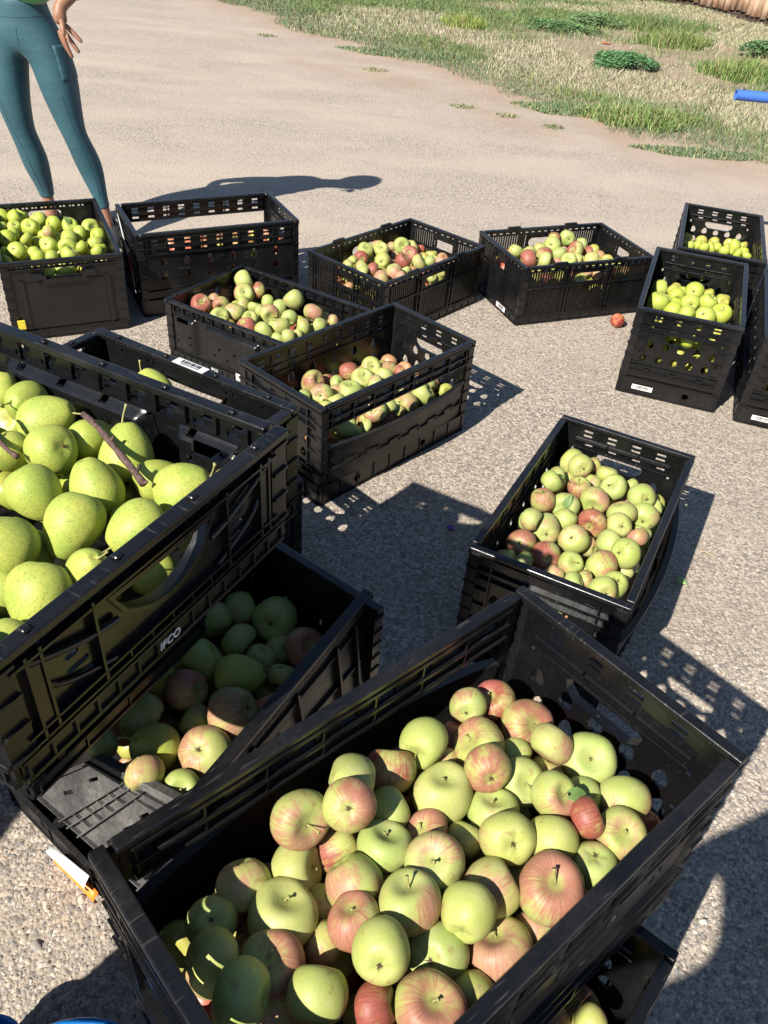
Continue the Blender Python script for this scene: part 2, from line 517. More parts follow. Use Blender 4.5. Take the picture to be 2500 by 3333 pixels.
def post(a, b, sx, sy, z0, z1, w=0.024):
    m = MB()
    x0, x1 = sorted((sx * (a - w), sx * (a + 0.001))); y0, y1 = sorted((sy * (b - w), sy * (b + 0.001)))
    # an L of two leaves with ladder ribs
    t = 0.007
    xo = (x1 - t, x1) if sx > 0 else (x0, x0 + t)
    yo = (y1 - t, y1) if sy > 0 else (y0, y0 + t)
    xi = (x0, x1 - t) if sx > 0 else (x0 + t, x1)
    m.box(xo[0], xo[1], y0, y1, z0, z1)
    m.box(xi[0], xi[1], yo[0], yo[1], z0, z1)
    n = max(3, int((z1 - z0) / 0.035))
    for k in range(n + 1):
        z = z0 + 0.004 + (z1 - z0 - 0.008) * k / n
        e = 0.0035
        if sx > 0: m.box(x1 - 0.0005, x1 + e, y0 + 0.001, y1 - 0.001, z - 0.0018, z + 0.0018)
        else: m.box(x0 - e, x0 + 0.0005, y0 + 0.001, y1 - 0.001, z - 0.0018, z + 0.0018)
        if sy > 0: m.box(x0 + 0.001, x1 - 0.001, y1 - 0.0005, y1 + e, z - 0.0018, z + 0.0018)
        else: m.box(x0 + 0.001, x1 - 0.001, y0 - e, y0 + 0.0005, z - 0.0018, z + 0.0018)
    return m
def rim_bar(fr, W, H, w=0.017, h=0.011, notch=True, out=0.004, tabs=()):
    m = MB()
    fbox(m, fr, -W, W, H - h, H, -out, w - out)
    for u in tabs: fbox(m, fr, u - 0.03, u + 0.03, H - 0.004, H + 0.009, -out + 0.001, w - out - 0.004)
    return m
def label_parts(parent, fr, u, v, w, h, d=-0.0062, name='barcode_label'):
    m = MB(); m.add([fr(u - w / 2, v - h / 2, d), fr(u + w / 2, v - h / 2, d), fr(u + w / 2, v + h / 2, d), fr(u - w / 2, v + h / 2, d),
                     fr(u - w / 2, v - h / 2, d + 0.0008), fr(u + w / 2, v - h / 2, d + 0.0008), fr(u + w / 2, v + h / 2, d + 0.0008), fr(u - w / 2, v + h / 2, d + 0.0008)],
                    [(0, 1, 2, 3), (7, 6, 5, 4), (0, 4, 5, 1), (1, 5, 6, 2), (2, 6, 7, 3), (3, 7, 4, 0)])
    lb = m.build(name, WHITE, parent)
    m = MB(); rr = random.Random(int(w * 1e5 + u * 999)); x = u - w * 0.30
    while x < u + w * 0.32:
        k = rr.choice((0.0008, 0.0012, 0.002))
        m.add([fr(x, v - h * 0.12, d - 0.0005), fr(x + k, v - h * 0.12, d - 0.0005), fr(x + k, v + h * 0.36, d - 0.0005), fr(x, v + h * 0.36, d - 0.0005)], [(0, 1, 2, 3)])
        x += k + rr.choice((0.0008, 0.0013, 0.0018))
    for k in range(9):
        x0 = u - w * 0.3 + k * w * 0.065
        m.add([fr(x0, v - h * 0.36, d - 0.0005), fr(x0 + w * 0.04, v - h * 0.36, d - 0.0005), fr(x0 + w * 0.04, v - h * 0.2, d - 0.0005), fr(x0, v - h * 0.2, d - 0.0005)], [(0, 1, 2, 3)])
    m.build('barcode', INK, lb, recalc=False)
    return lb
def lettering(parent, text, fr, u, v, size, mat, d=-0.006, name='logo_lettering', shear=0.0):
    cu = bpy.data.curves.new(name, 'FONT'); cu.body = text; cu.size = size; cu.align_x = 'CENTER'; cu.align_y = 'CENTER'; cu.extrude = 0.0004; cu.shear = shear; cu.offset = size * 0.018
    tmp = bpy.data.objects.new(name, cu); COL.objects.link(tmp)
    dg = bpy.context.evaluated_depsgraph_get()
    me = bpy.data.meshes.new_from_object(tmp.evaluated_get(dg))
    bpy.data.objects.remove(tmp)
    for vv in me.vertices:
        p = vv.co.copy(); vv.co = fr(u + p.x, v + p.y, d - p.z)
    me.materials.clear(); me.materials.append(mat)
    return link(name, me, parent)

_cache = {}
def cached(key, fn, mat, smooth=False):
    if key not in _cache: _cache[key] = fn().mesh(key[0], mat, smooth)
    return _cache[key]

def bulge_panel(fr, W, v0, v1, out, seam=True, nu=26, nv=8):
    """a hinged side leaf swung outward and bowed by the fruit"""
    m = MB()
    def d(s, t): return -out * math.sin(PI * min(1, max(0, (s + 1) / 2))) ** 0.7 * (0.35 + 0.65 * t)
    for lay, dd in ((0, 0.0), (1, 0.006)):
        vs = []; fs = []
        for j in range(nv + 1):
            for i in range(nu + 1):
                s = -1 + 2 * i / nu; t = j / nv
                vs.append(fr(W * s, v0 + (v1 - v0) * t, d(s, t) + dd + 0.002))
        for j in range(nv):
            for i in range(nu):
                q = j * (nu + 1) + i
                fs.append((q, q + 1, q + nu + 2, q + nu + 1))
        m.add(vs, fs)
    # closing strip along the top edge
    vs = []; fs = []
    for i in range(nu + 1):
        s = -1 + 2 * i / nu
        for dd, vv in ((-0.003, v1), (0.011, v1), (0.011, v1 + 0.007), (-0.003, v1 + 0.007)): vs.append(fr(W * s, vv, d(s, 1) + dd))
    for i in range(nu):
        for k in range(4):
            fs.append((i * 4 + k, i * 4 + (k + 1) % 4, i * 4 + 4 + (k + 1) % 4, i * 4 + 4 + k))
    fs += [(0, 1, 2, 3), tuple(nu * 4 + k for k in (3, 2, 1, 0))]
    m.add(vs, fs)
    if seam:  # stepped hinge line of interlocking lugs
        vm = v0 + (v1 - v0) * 0.46; n = 13
        for k in range(n):
            s0 = -0.96 + 1.92 * k / n; s1 = -0.96 + 1.92 * (k + 1) / n
            vv = vm + (0.006 if k % 2 else -0.006)
            tt = (vv - v0) / (v1 - v0); sm = (s0 + s1) / 2
            fbox(m, fr, W * s0, W * s1, vv - 0.0025, vv + 0.0025, d(sm, tt) - 0.003, d(sm, tt) + 0.004)
            fbox(m, fr, W * s1 - 0.002, W * s1 + 0.002, vm - 0.0075, vm + 0.0075, d(s1, tt) - 0.0028, d(s1, tt) + 0.0035)
    return m
def td_band(fr, H=TH, a=TA, lo=0.248):
    m = MB(); W = a - 0.022; holes = []
    for k in range(9):
        u = -0.246 + 0.0615 * k
        for v in (0.2965, 0.2845, 0.262):
            if v > 0.252: holes.append(rect(u - 0.0145, u + 0.0105, v - 0.0042, v + 0.0048))
    m.sheet(rect(-W, W, lo, H - 0.004), holes, 0.003, 0.003 + T, fr)
    for v in (0.305, 0.276, lo + 0.003):
        fbox(m, fr, -W, W, v - 0.002, v + 0.002, -0.004, 0.0032); fbox(m, fr, -W + 0.01, W - 0.01, v - 0.002, v + 0.002, 0.003 + T - 0.0005, 0.0145)
    for k in range(8):
        u = -0.277 + 0.0790 * k
        fbox(m, fr, u - 0.0015, u + 0.0015, lo + 0.001, 0.309, -0.0036, 0.0033); fbox(m, fr, u - 0.0015, u + 0.0015, lo + 0.001, 0.305, 0.003 + T - 0.0006, 0.0125)
    return m

def td_crate(name, label, loc, yaw, H=TH, drops=(), bulges=(), sag=None, group='tall black crates with tear-drop holes'):
    """drops: long sides whose leaf is let down; bulges: those whose leaf bows outward"""
    root = tag(empty(name, (loc[0], loc[1], loc[2]), yaw), label, 'crate', group)
    k = H / TH
    root.scale = (1, 1, k)
    F = frames(TA, TB)
    link('base', cached(('base', 'td'), lambda: tub_base(TA, TB, 0.066, (-0.16, 0.11)), BLACK), root)
    for key in ('near', 'far'):
        if key in drops:
            link('long_wall', cached(('long_wall', 'tdd' + key), lambda: td_band(F[key]), BLACK), root)
            if key in bulges:
                link('side_leaf', cached(('side_leaf', key), lambda: bulge_panel(F[key], TA - 0.03, 0.068, 0.185, 0.032), TEXBLK, False), root)
            else:
                m = MB(); fbox(m, F[key], -TA + 0.03, TA - 0.03, 0.066, 0.082, 0.0, 0.012)
                m.build('side_leaf', TEXBLK, root)
        else:
            link('long_wall', cached(('long_wall', 'td' + key), lambda: td_long(F[key]), BLACK), root)
    for key in ('plus', 'minus'):
        link('short_wall', cached(('short_wall', 'td' + key), lambda: td_short(F[key]), GLOSS, 'angle'), root)
    for sx in (1, -1):
        for sy in (1, -1):
            link('corner_post', cached(('corner_post', 'td', sx, sy), lambda: post(TA, TB, sx, sy, 0.066, TH - 0.012), BLACK), root)
    for key, W in (('near', TA - 0.019), ('far', TA - 0.019), ('plus', TB + 0.003), ('minus', TB + 0.003)):
        o = link('rim_bar', cached(('rim_bar', 'td' + key), lambda: rim_bar(F[key], W, TH), RIMBLK), root)
        add_bevel(o)
    return root, F

# --- slatted crate
def slit_wall(fr, W, H, v0, sections, hand, ribs=True):
    m = MB(); holes = []; v1 = H - 0.012
    vm = v0 + (v1 - v0) * 0.60
    for (u0, u1) in sections:
        n = int((u1 - u0) / 0.0112)
        for k in range(n):
            u = u0 + (u1 - u0) * (k + 0.5) / n
            for (a0, a1) in ((v0 + 0.012, vm - 0.006), (vm + 0.006, v1 - 0.016)):
                if hand and abs(u - hand[0]) < hand[2] / 2 + 0.008 and a1 > hand[1] - hand[3] / 2 - 0.006:
                    if a0 < hand[1] - hand[3]: 
                        a1 = min(a1, hand[1] - hand[3] / 2 - 0.008)
                        if a1 - a0 > 0.012: holes.append(rect(u - 0.0024, u + 0.0024, a0, a1))
                    continue
                holes.append(rect(u - 0.0024, u + 0.0024, a0, a1))
    if hand: holes.append(oval(*hand))
    n = int(2 * W / 0.03)
    for k in range(n):
        u = -W + 2 * W * (k + 0.5) / n
        holes.append(rect(u - 0.0085, u + 0.0085, v1 - 0.0095, v1 - 0.003))
    m.sheet(rect(-W, W, v0, v1), holes, 0.004, 0.0085, fr)
    fbox(m, fr, -W, W, v1 - 0.0125, v1 - 0.0105, -0.002, 0.0042)
    fbox(m, fr, -W, W, vm - 0.003, vm + 0.003, -0.001, 0.0043)
    fbox(m, fr, -W, W, v0, v0 + 0.006, -0.002, 0.0041)
    ss = sorted(sections)
    for (p, q) in zip(ss, ss[1:]):
        c = (p[1] + q[0]) / 2
        for e in (-0.009, 0.009):
            fbox(m, fr, c + e - 0.002, c + e + 0.002, v0 + 0.006, v1 - 0.004, -0.003, 0.0044)
        for j in range(6):
            z = v0 + 0.02 + (v1 - v0 - 0.04) * j / 5
            fbox(m, fr, c - 0.0085, c + 0.0085, z - 0.0012, z + 0.0012, -0.0022, 0.0042)
    for u in [s for t_ in sections for s in t_]:
        fbox(m, fr, u - 0.001, u + 0.001, v0 + 0.006, v1 - 0.012, 0.0, 0.0043)
    return m
def slat_crate(name, label, loc, yaw, H, grp='low slatted black crates'):
    a, b = 0.3, 0.2
    root = tag(empty(name, loc, yaw), label, 'crate', grp); F = frames(a, b)
    link('base', cached(('base', 'sl'), lambda: tub_base(a, b, 0.034, (), 0.008, 12, 8), BLACK), root)
    sec = ((-0.265, -0.115), (-0.085, 0.085), (0.115, 0.265)); sec2 = ((-0.165, -0.06), (-0.05, 0.05), (0.06, 0.165))
    hz = H - 0.062
    for key in ('near', 'far'):
        link('long_wall', cached(('long_wall', 'sl' + key), lambda: slit_wall(F[key], a - 0.02, H, 0.034, sec, (0, hz, 0.125, 0.036)), BLACK), root)
    for key in ('plus', 'minus'):
        link('short_wall', cached(('short_wall', 'sl' + key), lambda: slit_wall(F[key], b - 0.02, H, 0.034, sec2, (0, hz, 0.11, 0.036)), BLACK), root)
    for sx in (1, -1):
        for sy in (1, -1): link('corner_post', cached(('corner_post', 'sl', sx, sy), lambda: post(a, b, sx, sy, 0.034, H - 0.012), BLACK), root)
    for key, W in (('near', a - 0.018), ('far', a - 0.018), ('plus', b + 0.003), ('minus', b + 0.003)):
        add_bevel(link('rim_bar', cached(('rim_bar', 'sl' + key), lambda: rim_bar(F[key], W, H, 0.017, 0.012, tabs=(-0.14, 0.14) if key in ('near', 'far') else ()), RIMBLK), root))
    return root, F

# --- moulded crate: walls pressed into pillows
def pillow_wall(fr, W, v0, v1, panels, slots, nu, nv, bul=0.017):
    m = MB()
    def sm(x): x = min(1, max(0, x)); return x * x * (3 - 2 * x)
    def d(u, v):
        r = 0
        for (p0, p1, q0, q1, s) in panels:
            e = 0.016
            r += s * sm((u - p0) / e) * sm((p1 - u) / e) * sm((v - q0) / e) * sm((q1 - v) / e)
        return -bul * r
    cut = set()
    for j in range(nv):
        for i in range(nu):
            u = -W + 2 * W * (i + 0.5) / nu; v = v0 + (v1 - v0) * (j + 0.5) / nv
            for (s0, s1, t0, t1) in slots:
                if s0 <= u <= s1 and t0 <= v <= t1: cut.add((i, j))
    k = nu + 1
    grid = [[(-W + 2 * W * i / nu, v0 + (v1 - v0) * j / nv) for i in range(k)] for j in range(nv + 1)]
    vs = [fr(u, v, d(u, v) + 0.004) for row in grid for (u, v) in row] + [fr(u, v, d(u, v) + 0.0085) for row in grid for (u, v) in row]
    o = k * (nv + 1); fs = []
    for j in range(nv):
        for i in range(nu):
            q = j * k + i
            if (i, j) in cut:
                for (a_, b_, ni, nj) in ((q, q + 1, i, j - 1), (q + 1, q + k + 1, i + 1, j), (q + k + 1, q + k, i, j + 1), (q + k, q, i - 1, j)):
                    if (ni, nj) not in cut: fs.append((a_, b_, b_ + o, a_ + o))
                continue
            fs.append((q, q + 1, q + k + 1, q + k)); fs.append((q + o, q + k + o, q + k + 1 + o, q + 1 + o))
    m.add(vs, fs)
    return m
def pr_slots(rows, W, step, w, h, skip=()):
    out = []
    for (v, off) in rows:
        n = int(2 * W / step)
        for k in range(n):
            u = -W + off + step * (k + 0.5)
            if any(a_ < u < b_ for a_, b_ in skip): continue
            out.append((u - w / 2, u + w / 2, v - h / 2, v + h / 2))
    return out
def pr_short(fr, W, H, v0):
    """end wall with a smiling carry hole, triple slots and wing ribs"""
    m = MB(); v1 = H - 0.010; hz = H - 0.046
    holes = [smile(0, hz, 0.135, 0.026, 0.020)]
    for s in (-1, 1):
        for k, v in enumerate((hz - 0.014, hz - 0.030, hz - 0.044)):
            u = s * (0.118 - 0.004 * k); w = 0.026 if k else 0.016
            holes.append(oval(u, v, w, 0.0075, 3))
        for u in (0.075, 0.088): holes.append(rect(s * u - 0.004, s * u + 0.004, H - 0.022, H - 0.0165))
        holes.append(rect(s * 0.145 - 0.004, s * 0.145 + 0.004, H - 0.022, H - 0.0165))
        holes.append(oval(s * 0.10, v0 + 0.020, 0.010, 0.007, 3))
    m.sheet(rect(-W, W, v0, v1), holes, 0.004, 0.0085, fr)
    so = smile(0, hz, 0.148, 0.038, 0.020); si = smile(0, hz, 0.1352, 0.0262, 0.020)
    m.sheet(so, [si], -0.002, 0.0125, fr)
    # wing ribs sweeping from the hole down to the corners
    for s in (-1, 1):
        pts = [fr(s * (0.066 + 0.106 * t), hz - 0.013 + (H - 0.022 - hz + 0.013) * t ** 1.5, -0.0005) for t in [i / 10 for i in range(11)]]
        m.tube(pts, 0.0034, 8)
        pts = [fr(s * (0.150 - 0.075 * t), hz - 0.018 - (hz - v0 - 0.035) * t ** 0.6, 0.001) for t in [i / 8 for i in range(9)]]
        m.tube(pts, 0.0026, 8)
        for u in (0.092, 0.150, 0.165): fbox(m, fr, s * u - 0.0015, s * u + 0.0015, v0 + 0.002, v1 - 0.006, -0.004, 0.0043)
        fbox(m, fr, s * 0.158 - 0.006, s * 0.158 + 0.006, v0 + 0.012, v1 - 0.02, -0.002, 0.0042)
    for v in (v0 + 0.004, v0 + 0.016, v1 - 0.012): fbox(m, fr, -W, W, v - 0.0014, v + 0.0014, -0.004, 0.0044)
    for k in range(7):
        u = -0.09 + 0.03 * k
        fbox(m, fr, u - 0.001, u + 0.001, v0 + 0.004, v0 + 0.016, -0.003, 0.0043)
    return m
def moulded_crate(name, label, loc, yaw, H, tilt=(0, 0), sg=1.0, grp='low moulded black crates'):
    a, b = 0.3, 0.2
    root = tag(empty(name, loc, yaw), label, 'crate', grp); F = frames(a, b)
    if tilt != (0, 0):
        root.rotation_euler = (Matrix.Rotation(yaw, 3, 'Z') @ Matrix.Rotation(tilt[1], 3, 'Y') @ Matrix.Rotation(tilt[0], 3, 'X')).to_euler()
    hb = 0.030
    tg = 'pr%d' % round(H * 1000)
    link('base', cached(('base', tg), lambda: tub_base(a, b, hb, (), 0.008, 20, 14), BLACK), root)
    W = a - 0.02; v1 = H - 0.010
    q0, q1 = hb + 0.012, H - 0.034
    pan = ((-0.262, -0.155, q0, q1, sg), (-0.120, 0.120, q0, q1, sg), (0.155, 0.262, q0, q1, sg))
    sl = pr_slots(((H - 0.017, 0.01), (H - 0.027, 0.02)), W, 0.047, 0.017, 0.0075) + pr_slots(((hb + 0.05, 0.012),), W, 0.056, 0.011, 0.008, ((-0.155, -0.12), (0.12, 0.155))) + [(-0.24, -0.19, q1 - 0.026, q1 - 0.012), (0.19, 0.24, q1 - 0.026, q1 - 0.012)]
    sl += pr_slots(((hb + 0.078, -0.004),), W, 0.067, 0.011, 0.008, ((-0.155, -0.12), (0.12, 0.155)))
    for key in ('near', 'far'):
        def mk():
            m = pillow_wall(F[key], W, hb, v1, pan, sl, 140, 44 if H > 0.18 else 32)
            for k in range(13):
                u = -W + 0.02 + (2 * W - 0.04) * k / 12
                fbox(m, F[key], u - 0.0012, u + 0.0012, H - 0.0335, H - 0.0105, -0.004, 0.0042); fbox(m, F[key], u - 0.001, u + 0.001, H - 0.033, H - 0.0105, 0.0083, 0.014)
            for v in (H - 0.0335,): fbox(m, F[key], -W, W, v - 0.0013, v + 0.0013, -0.005, 0.0043); fbox(m, F[key], -W + 0.004, W - 0.004, v - 0.0011, v + 0.0011, 0.0083, 0.0145)
            return m
        link('long_wall', cached(('long_wall', tg + key), mk, GLOSS, 'angle'), root)
        me = _cache[('long_wall', tg + key)]
    for key in ('plus', 'minus'):
        link('short_wall', cached(('short_wall', tg + key), lambda: pr_short(F[key], b - 0.02, H, hb), GLOSS, 'angle'), root)
    for sx in (1, -1):
        for sy in (1, -1): link('corner_post', cached(('corner_post', tg, sx, sy), lambda: post(a, b, sx, sy, hb, H - 0.010, 0.026), BLACK), root)
    for key, Wd in (('near', a - 0.018), ('far', a - 0.018), ('plus', b + 0.003), ('minus', b + 0.003)):
        def mk2():
            m = rim_bar(F[key], Wd, H, 0.017, 0.010)
            n = 6 if key in ('near', 'far') else 4
            for k in range(n):
                u = -Wd + 2 * Wd * (k + 0.5) / n
                fbox(m, F[key], u - 0.004, u + 0.004, H - 0.0005, H + 0.004, 0.001, 0.0095)
            return m
        add_bevel(link('rim_bar', cached(('rim_bar', tg + key), mk2, RIMBLK), root))
    return root, F

# --- solid crate with a latch handle
def solid_short(fr, W, H, v0):
    m = MB(); v1 = H - 0.012; holes = []
    for s in (-1, 1):
        for v in (0.185, 0.148, 0.105, 0.062):
            for e in (0, 0.017): holes.append(oval(s * 0.112 + e - 0.0085, v, 0.0075, 0.020, 3))
    for k in range(9):
        u = -0.14 + 0.035 * k
        for e in (-0.007, 0.007): holes.append(rect(u + e - 0.004, u + e + 0.004, v1 - 0.0115, v1 - 0.0045))
    holes.append([(-0.062, 0.218), (0.062, 0.218), (0.062, 0.238), (0.05, 0.245), (-0.05, 0.245), (-0.062, 0.238)])
    m.sheet(rect(-W, W, v0, v1), holes, 0.004, 0.009, fr)
    for v in (v1 - 0.0145, v1 - 0.002): fbox(m, fr, -W, W, v - 0.0012, v + 0.0012, -0.004, 0.0042)
    for k in range(15):
        u = -W + 0.012 + (2 * W - 0.024) * k / 14
        fbox(m, fr, u - 0.001, u + 0.001, v1 - 0.0135, v1 - 0.003, -0.0032, 0.0043)
    # raised flat plate
    fbox(m, fr, -0.135, 0.135, v0 + 0.004, 0.202, 0.001, 0.0045)
    fbox(m, fr, -0.150, -0.137, v0 + 0.004, 0.21, -0.004, 0.0042); fbox(m, fr, 0.137, 0.150, v0 + 0.004, 0.21, -0.004, 0.0042)
    return m
def latch(fr):
    m = MB()
    for (p, q) in ((-0.105, -0.072), (0.072, 0.105)):
        fbox(m, fr, p, q, 0.214, 0.232, -0.010, 0.004)
    fbox(m, fr, -0.072, -0.060, 0.196, 0.226, -0.010, 0.004); fbox(m, fr, 0.060, 0.072, 0.196, 0.226, -0.010, 0.004)
    m.add([fr(-0.06, 0.196, -0.010), fr(0.06, 0.196, -0.010), fr(0.06, 0.212, -0.010), fr(-0.06, 0.212, -0.010), fr(-0.06, 0.196, 0.004), fr(0.06, 0.196, 0.004), fr(0.06, 0.212, 0.004), fr(-0.06, 0.212, 0.004)],
          [(0, 1, 2, 3), (7, 6, 5, 4), (0, 4, 5, 1), (1, 5, 6, 2), (2, 6, 7, 3), (3, 7, 4, 0)])
    for k in range(8):
        u = -0.05 + 0.0143 * k
        fbox(m, fr, u - 0.0014, u + 0.0014, 0.1975, 0.2105, -0.0125, -0.0098)
    return m
def solid_crate(name, label, loc, yaw, H):
    a, b = 0.3, 0.2
    root = tag(empty(name, loc, yaw), label, 'crate', None); F = frames(a, b)
    root.scale = (1, 1, H / 0.275); H = 0.275
    link('base', cached(('base', 'so'), lambda: tub_base(a, b, 0.035, (), 0.008, 9, 4), BLACK), root)
    for key in ('near', 'far'):
        def mk():
            m = MB(); W = a - 0.02; v1 = H - 0.012
            holes = [oval(u + e, v, 0.0075, 0.022, 3) for u in (-0.2, -0.07, 0.07, 0.2) for v in (0.19, 0.13, 0.08) for e in (-0.009, 0.009)]
            for k in range(13):
                u = -0.24 + 0.04 * k; holes.append(rect(u - 0.008, u - 0.002, v1 - 0.010, v1 - 0.005)); holes.append(rect(u + 0.002, u + 0.008, v1 - 0.010, v1 - 0.005))
            m.sheet(rect(-W, W, 0.035, v1), holes, 0.004, 0.009, F[key])
            for v in (v1 - 0.0145, v1 - 0.002, 0.05): fbox(m, F[key], -W, W, v - 0.0012, v + 0.0012, -0.004, 0.0042)
            for k in range(11):
                u = -W + 0.02 + (2 * W - 0.04) * k / 10; fbox(m, F[key], u - 0.0013, u + 0.0013, 0.036, v1 - 0.015, -0.003, 0.0043)
            return m
        link('long_wall', cached(('long_wall', 'so' + key), mk, BLACK), root)
    for key in ('plus', 'minus'):
        w = link('short_wall', cached(('short_wall', 'so' + key), lambda: solid_short(F[key], b - 0.02, H, 0.035), BLACK), root)
        link('latch_handle', cached(('latch_handle', key), lambda: latch(F[key]), RIMBLK), w)
    for sx in (1, -1):
        for sy in (1, -1): link('corner_post', cached(('corner_post', 'so', sx, sy), lambda: post(a, b, sx, sy, 0.035, H - 0.012), BLACK), root)
    for key, W in (('near', a - 0.018), ('far', a - 0.018), ('plus', b + 0.003), ('minus', b + 0.003)):
        add_bevel(link('rim_bar', cached(('rim_bar', 'so' + key), lambda: rim_bar(F[key], W, H, 0.017, 0.012), RIMBLK), root))
    return root, F

# placements -------------------------------------------------------------
cA, F = solid_crate('fruit_crate', "solid-walled black crate of yellow-green apples beside the person's feet, latch handle in front", (-1.32, 2.9696, 0), 2.0356, 0.2873)
m = MB(); m.box(-0.318, -0.3065, 0.158, 0.183, 0.05, 0.078); m.build('yellow_tag', YELLOW, cA)
cB, F = td_crate('fruit_crate', 'tall black crate with its far side let down, nearly empty, beside the person', (-0.7873, 3.1894, 0), 0.5018, drops=('far',))
cC, F = moulded_crate('fruit_crate', 'low moulded black crate with embossed side panels, mixed apples inside', (-0.4504, 2.6374, 0), -0.5233, 0.2148)
lettering(cC, 'IFCO', F['near'], -0.085, 0.0175, 0.014, GREYINK, -0.0055)
label_parts(cC, F['near'], 0.04, 0.028, 0.055, 0.026, -0.0068)
cD, F = slat_crate('fruit_crate', 'low slatted black crate of blushed apples next to the tall crate with a let-down side', (-0.0311, 3.1912, 0), 0.886, 0.2430)
cE, F = slat_crate('fruit_crate', 'low slatted black crate beside the peach lying on the gravel', (0.6575, 3.4038, 0), 0.4165, 0.2430)
label_parts(cE, F['minus'], 0.07, 0.024, 0.075, 0.020, -0.0058)
cF, F = td_crate('fruit_crate', 'tall black crate of yellow-green apples with a white barcode label low on its end', (1.0509, 2.8864, 0), 1.2662, 0.3215)
label_parts(cF, F['minus'], -0.085, 0.034, 0.072, 0.018, -0.0062)
cG, F = td_crate('fruit_crate', 'tall black crate of yellow-green apples standing behind the other yellow-green one', (1.3574, 3.6218, 0), 1.2946, 0.2824)
cI, F = td_crate('fruit_crate', 'tall black crate whose bowed side leaf leaves a gap showing the apples', (-0.1044, 2.1664, 0), 0.8496, 0.3185, drops=('near',), bulges=('near',))
cO, F = td_crate('fruit_crate', 'tall black crate of blushed apples standing alone on the open gravel', (0.4751, 1.5278, 0), 1.1348, 0.3275, drops=('near',), bulges=('near',))
cH, F = td_crate('fruit_crate', 'tall black crate cut off by the picture edge beside the yellow-green apples', (1.4354, 2.7416, 0), 1.2706, 0.32)
label_parts(cH, F['minus'], -0.085, 0.034, 0.072, 0.018, -0.0062)
cN, F = td_crate('fruit_crate', 'black crate beneath the big front crate, only its shaded corner showing', (0.1229, 0.3659, 0), 0.9481, 0.32)
cM, F = td_crate('fruit_crate', 'big black crate of striped apples in front, set crosswise on another crate', (0.091, 0.4945, 0.352), 0.7578, 0.32, drops=('far',), bulges=('far',))
cP, F = td_crate('fruit_crate', 'black crate on the gravel at the bottom of the pear stack, mostly hidden', (-0.535, 1.401, 0), 0.80, 0.32)
cQ, F = solid_crate('fruit_crate', 'solid black crate in the pear stack, under the one with the rim label', (-0.66, 0.97, 0.322), 1.1257 + PI / 2, 0.28)
cJ, F = moulded_crate('fruit_crate', 'black moulded crate with white barcode label on its rim, behind the pears', (-0.4602, 0.8664, 0.606), -0.49672 + PI / 2, 0.2, (0, 0))
label_parts(cJ, lambda u, v, d: (0.2955 + v, u, 0.2013 - (d + 0.0062)), 0.0, 0.0, 0.062, 0.017, -0.0062)
lettering(cJ, '1911', F['near'], 0.21, 0.17, 0.022, RIMBLK, -0.006, 'stamped_lettering')
cK, F = moulded_crate('fruit_crate', 'black moulded crate heaped with green pears, topmost of its stack', (-0.472, 0.694, 0.805), 1.1257 + PI / 2, 0.15, (0.0, 0.0), -0.95)
lettering(cK, 'IFCO', F['minus'], -0.012, 0.0165, 0.0135, GREYINK, -0.0055, shear=0.15)

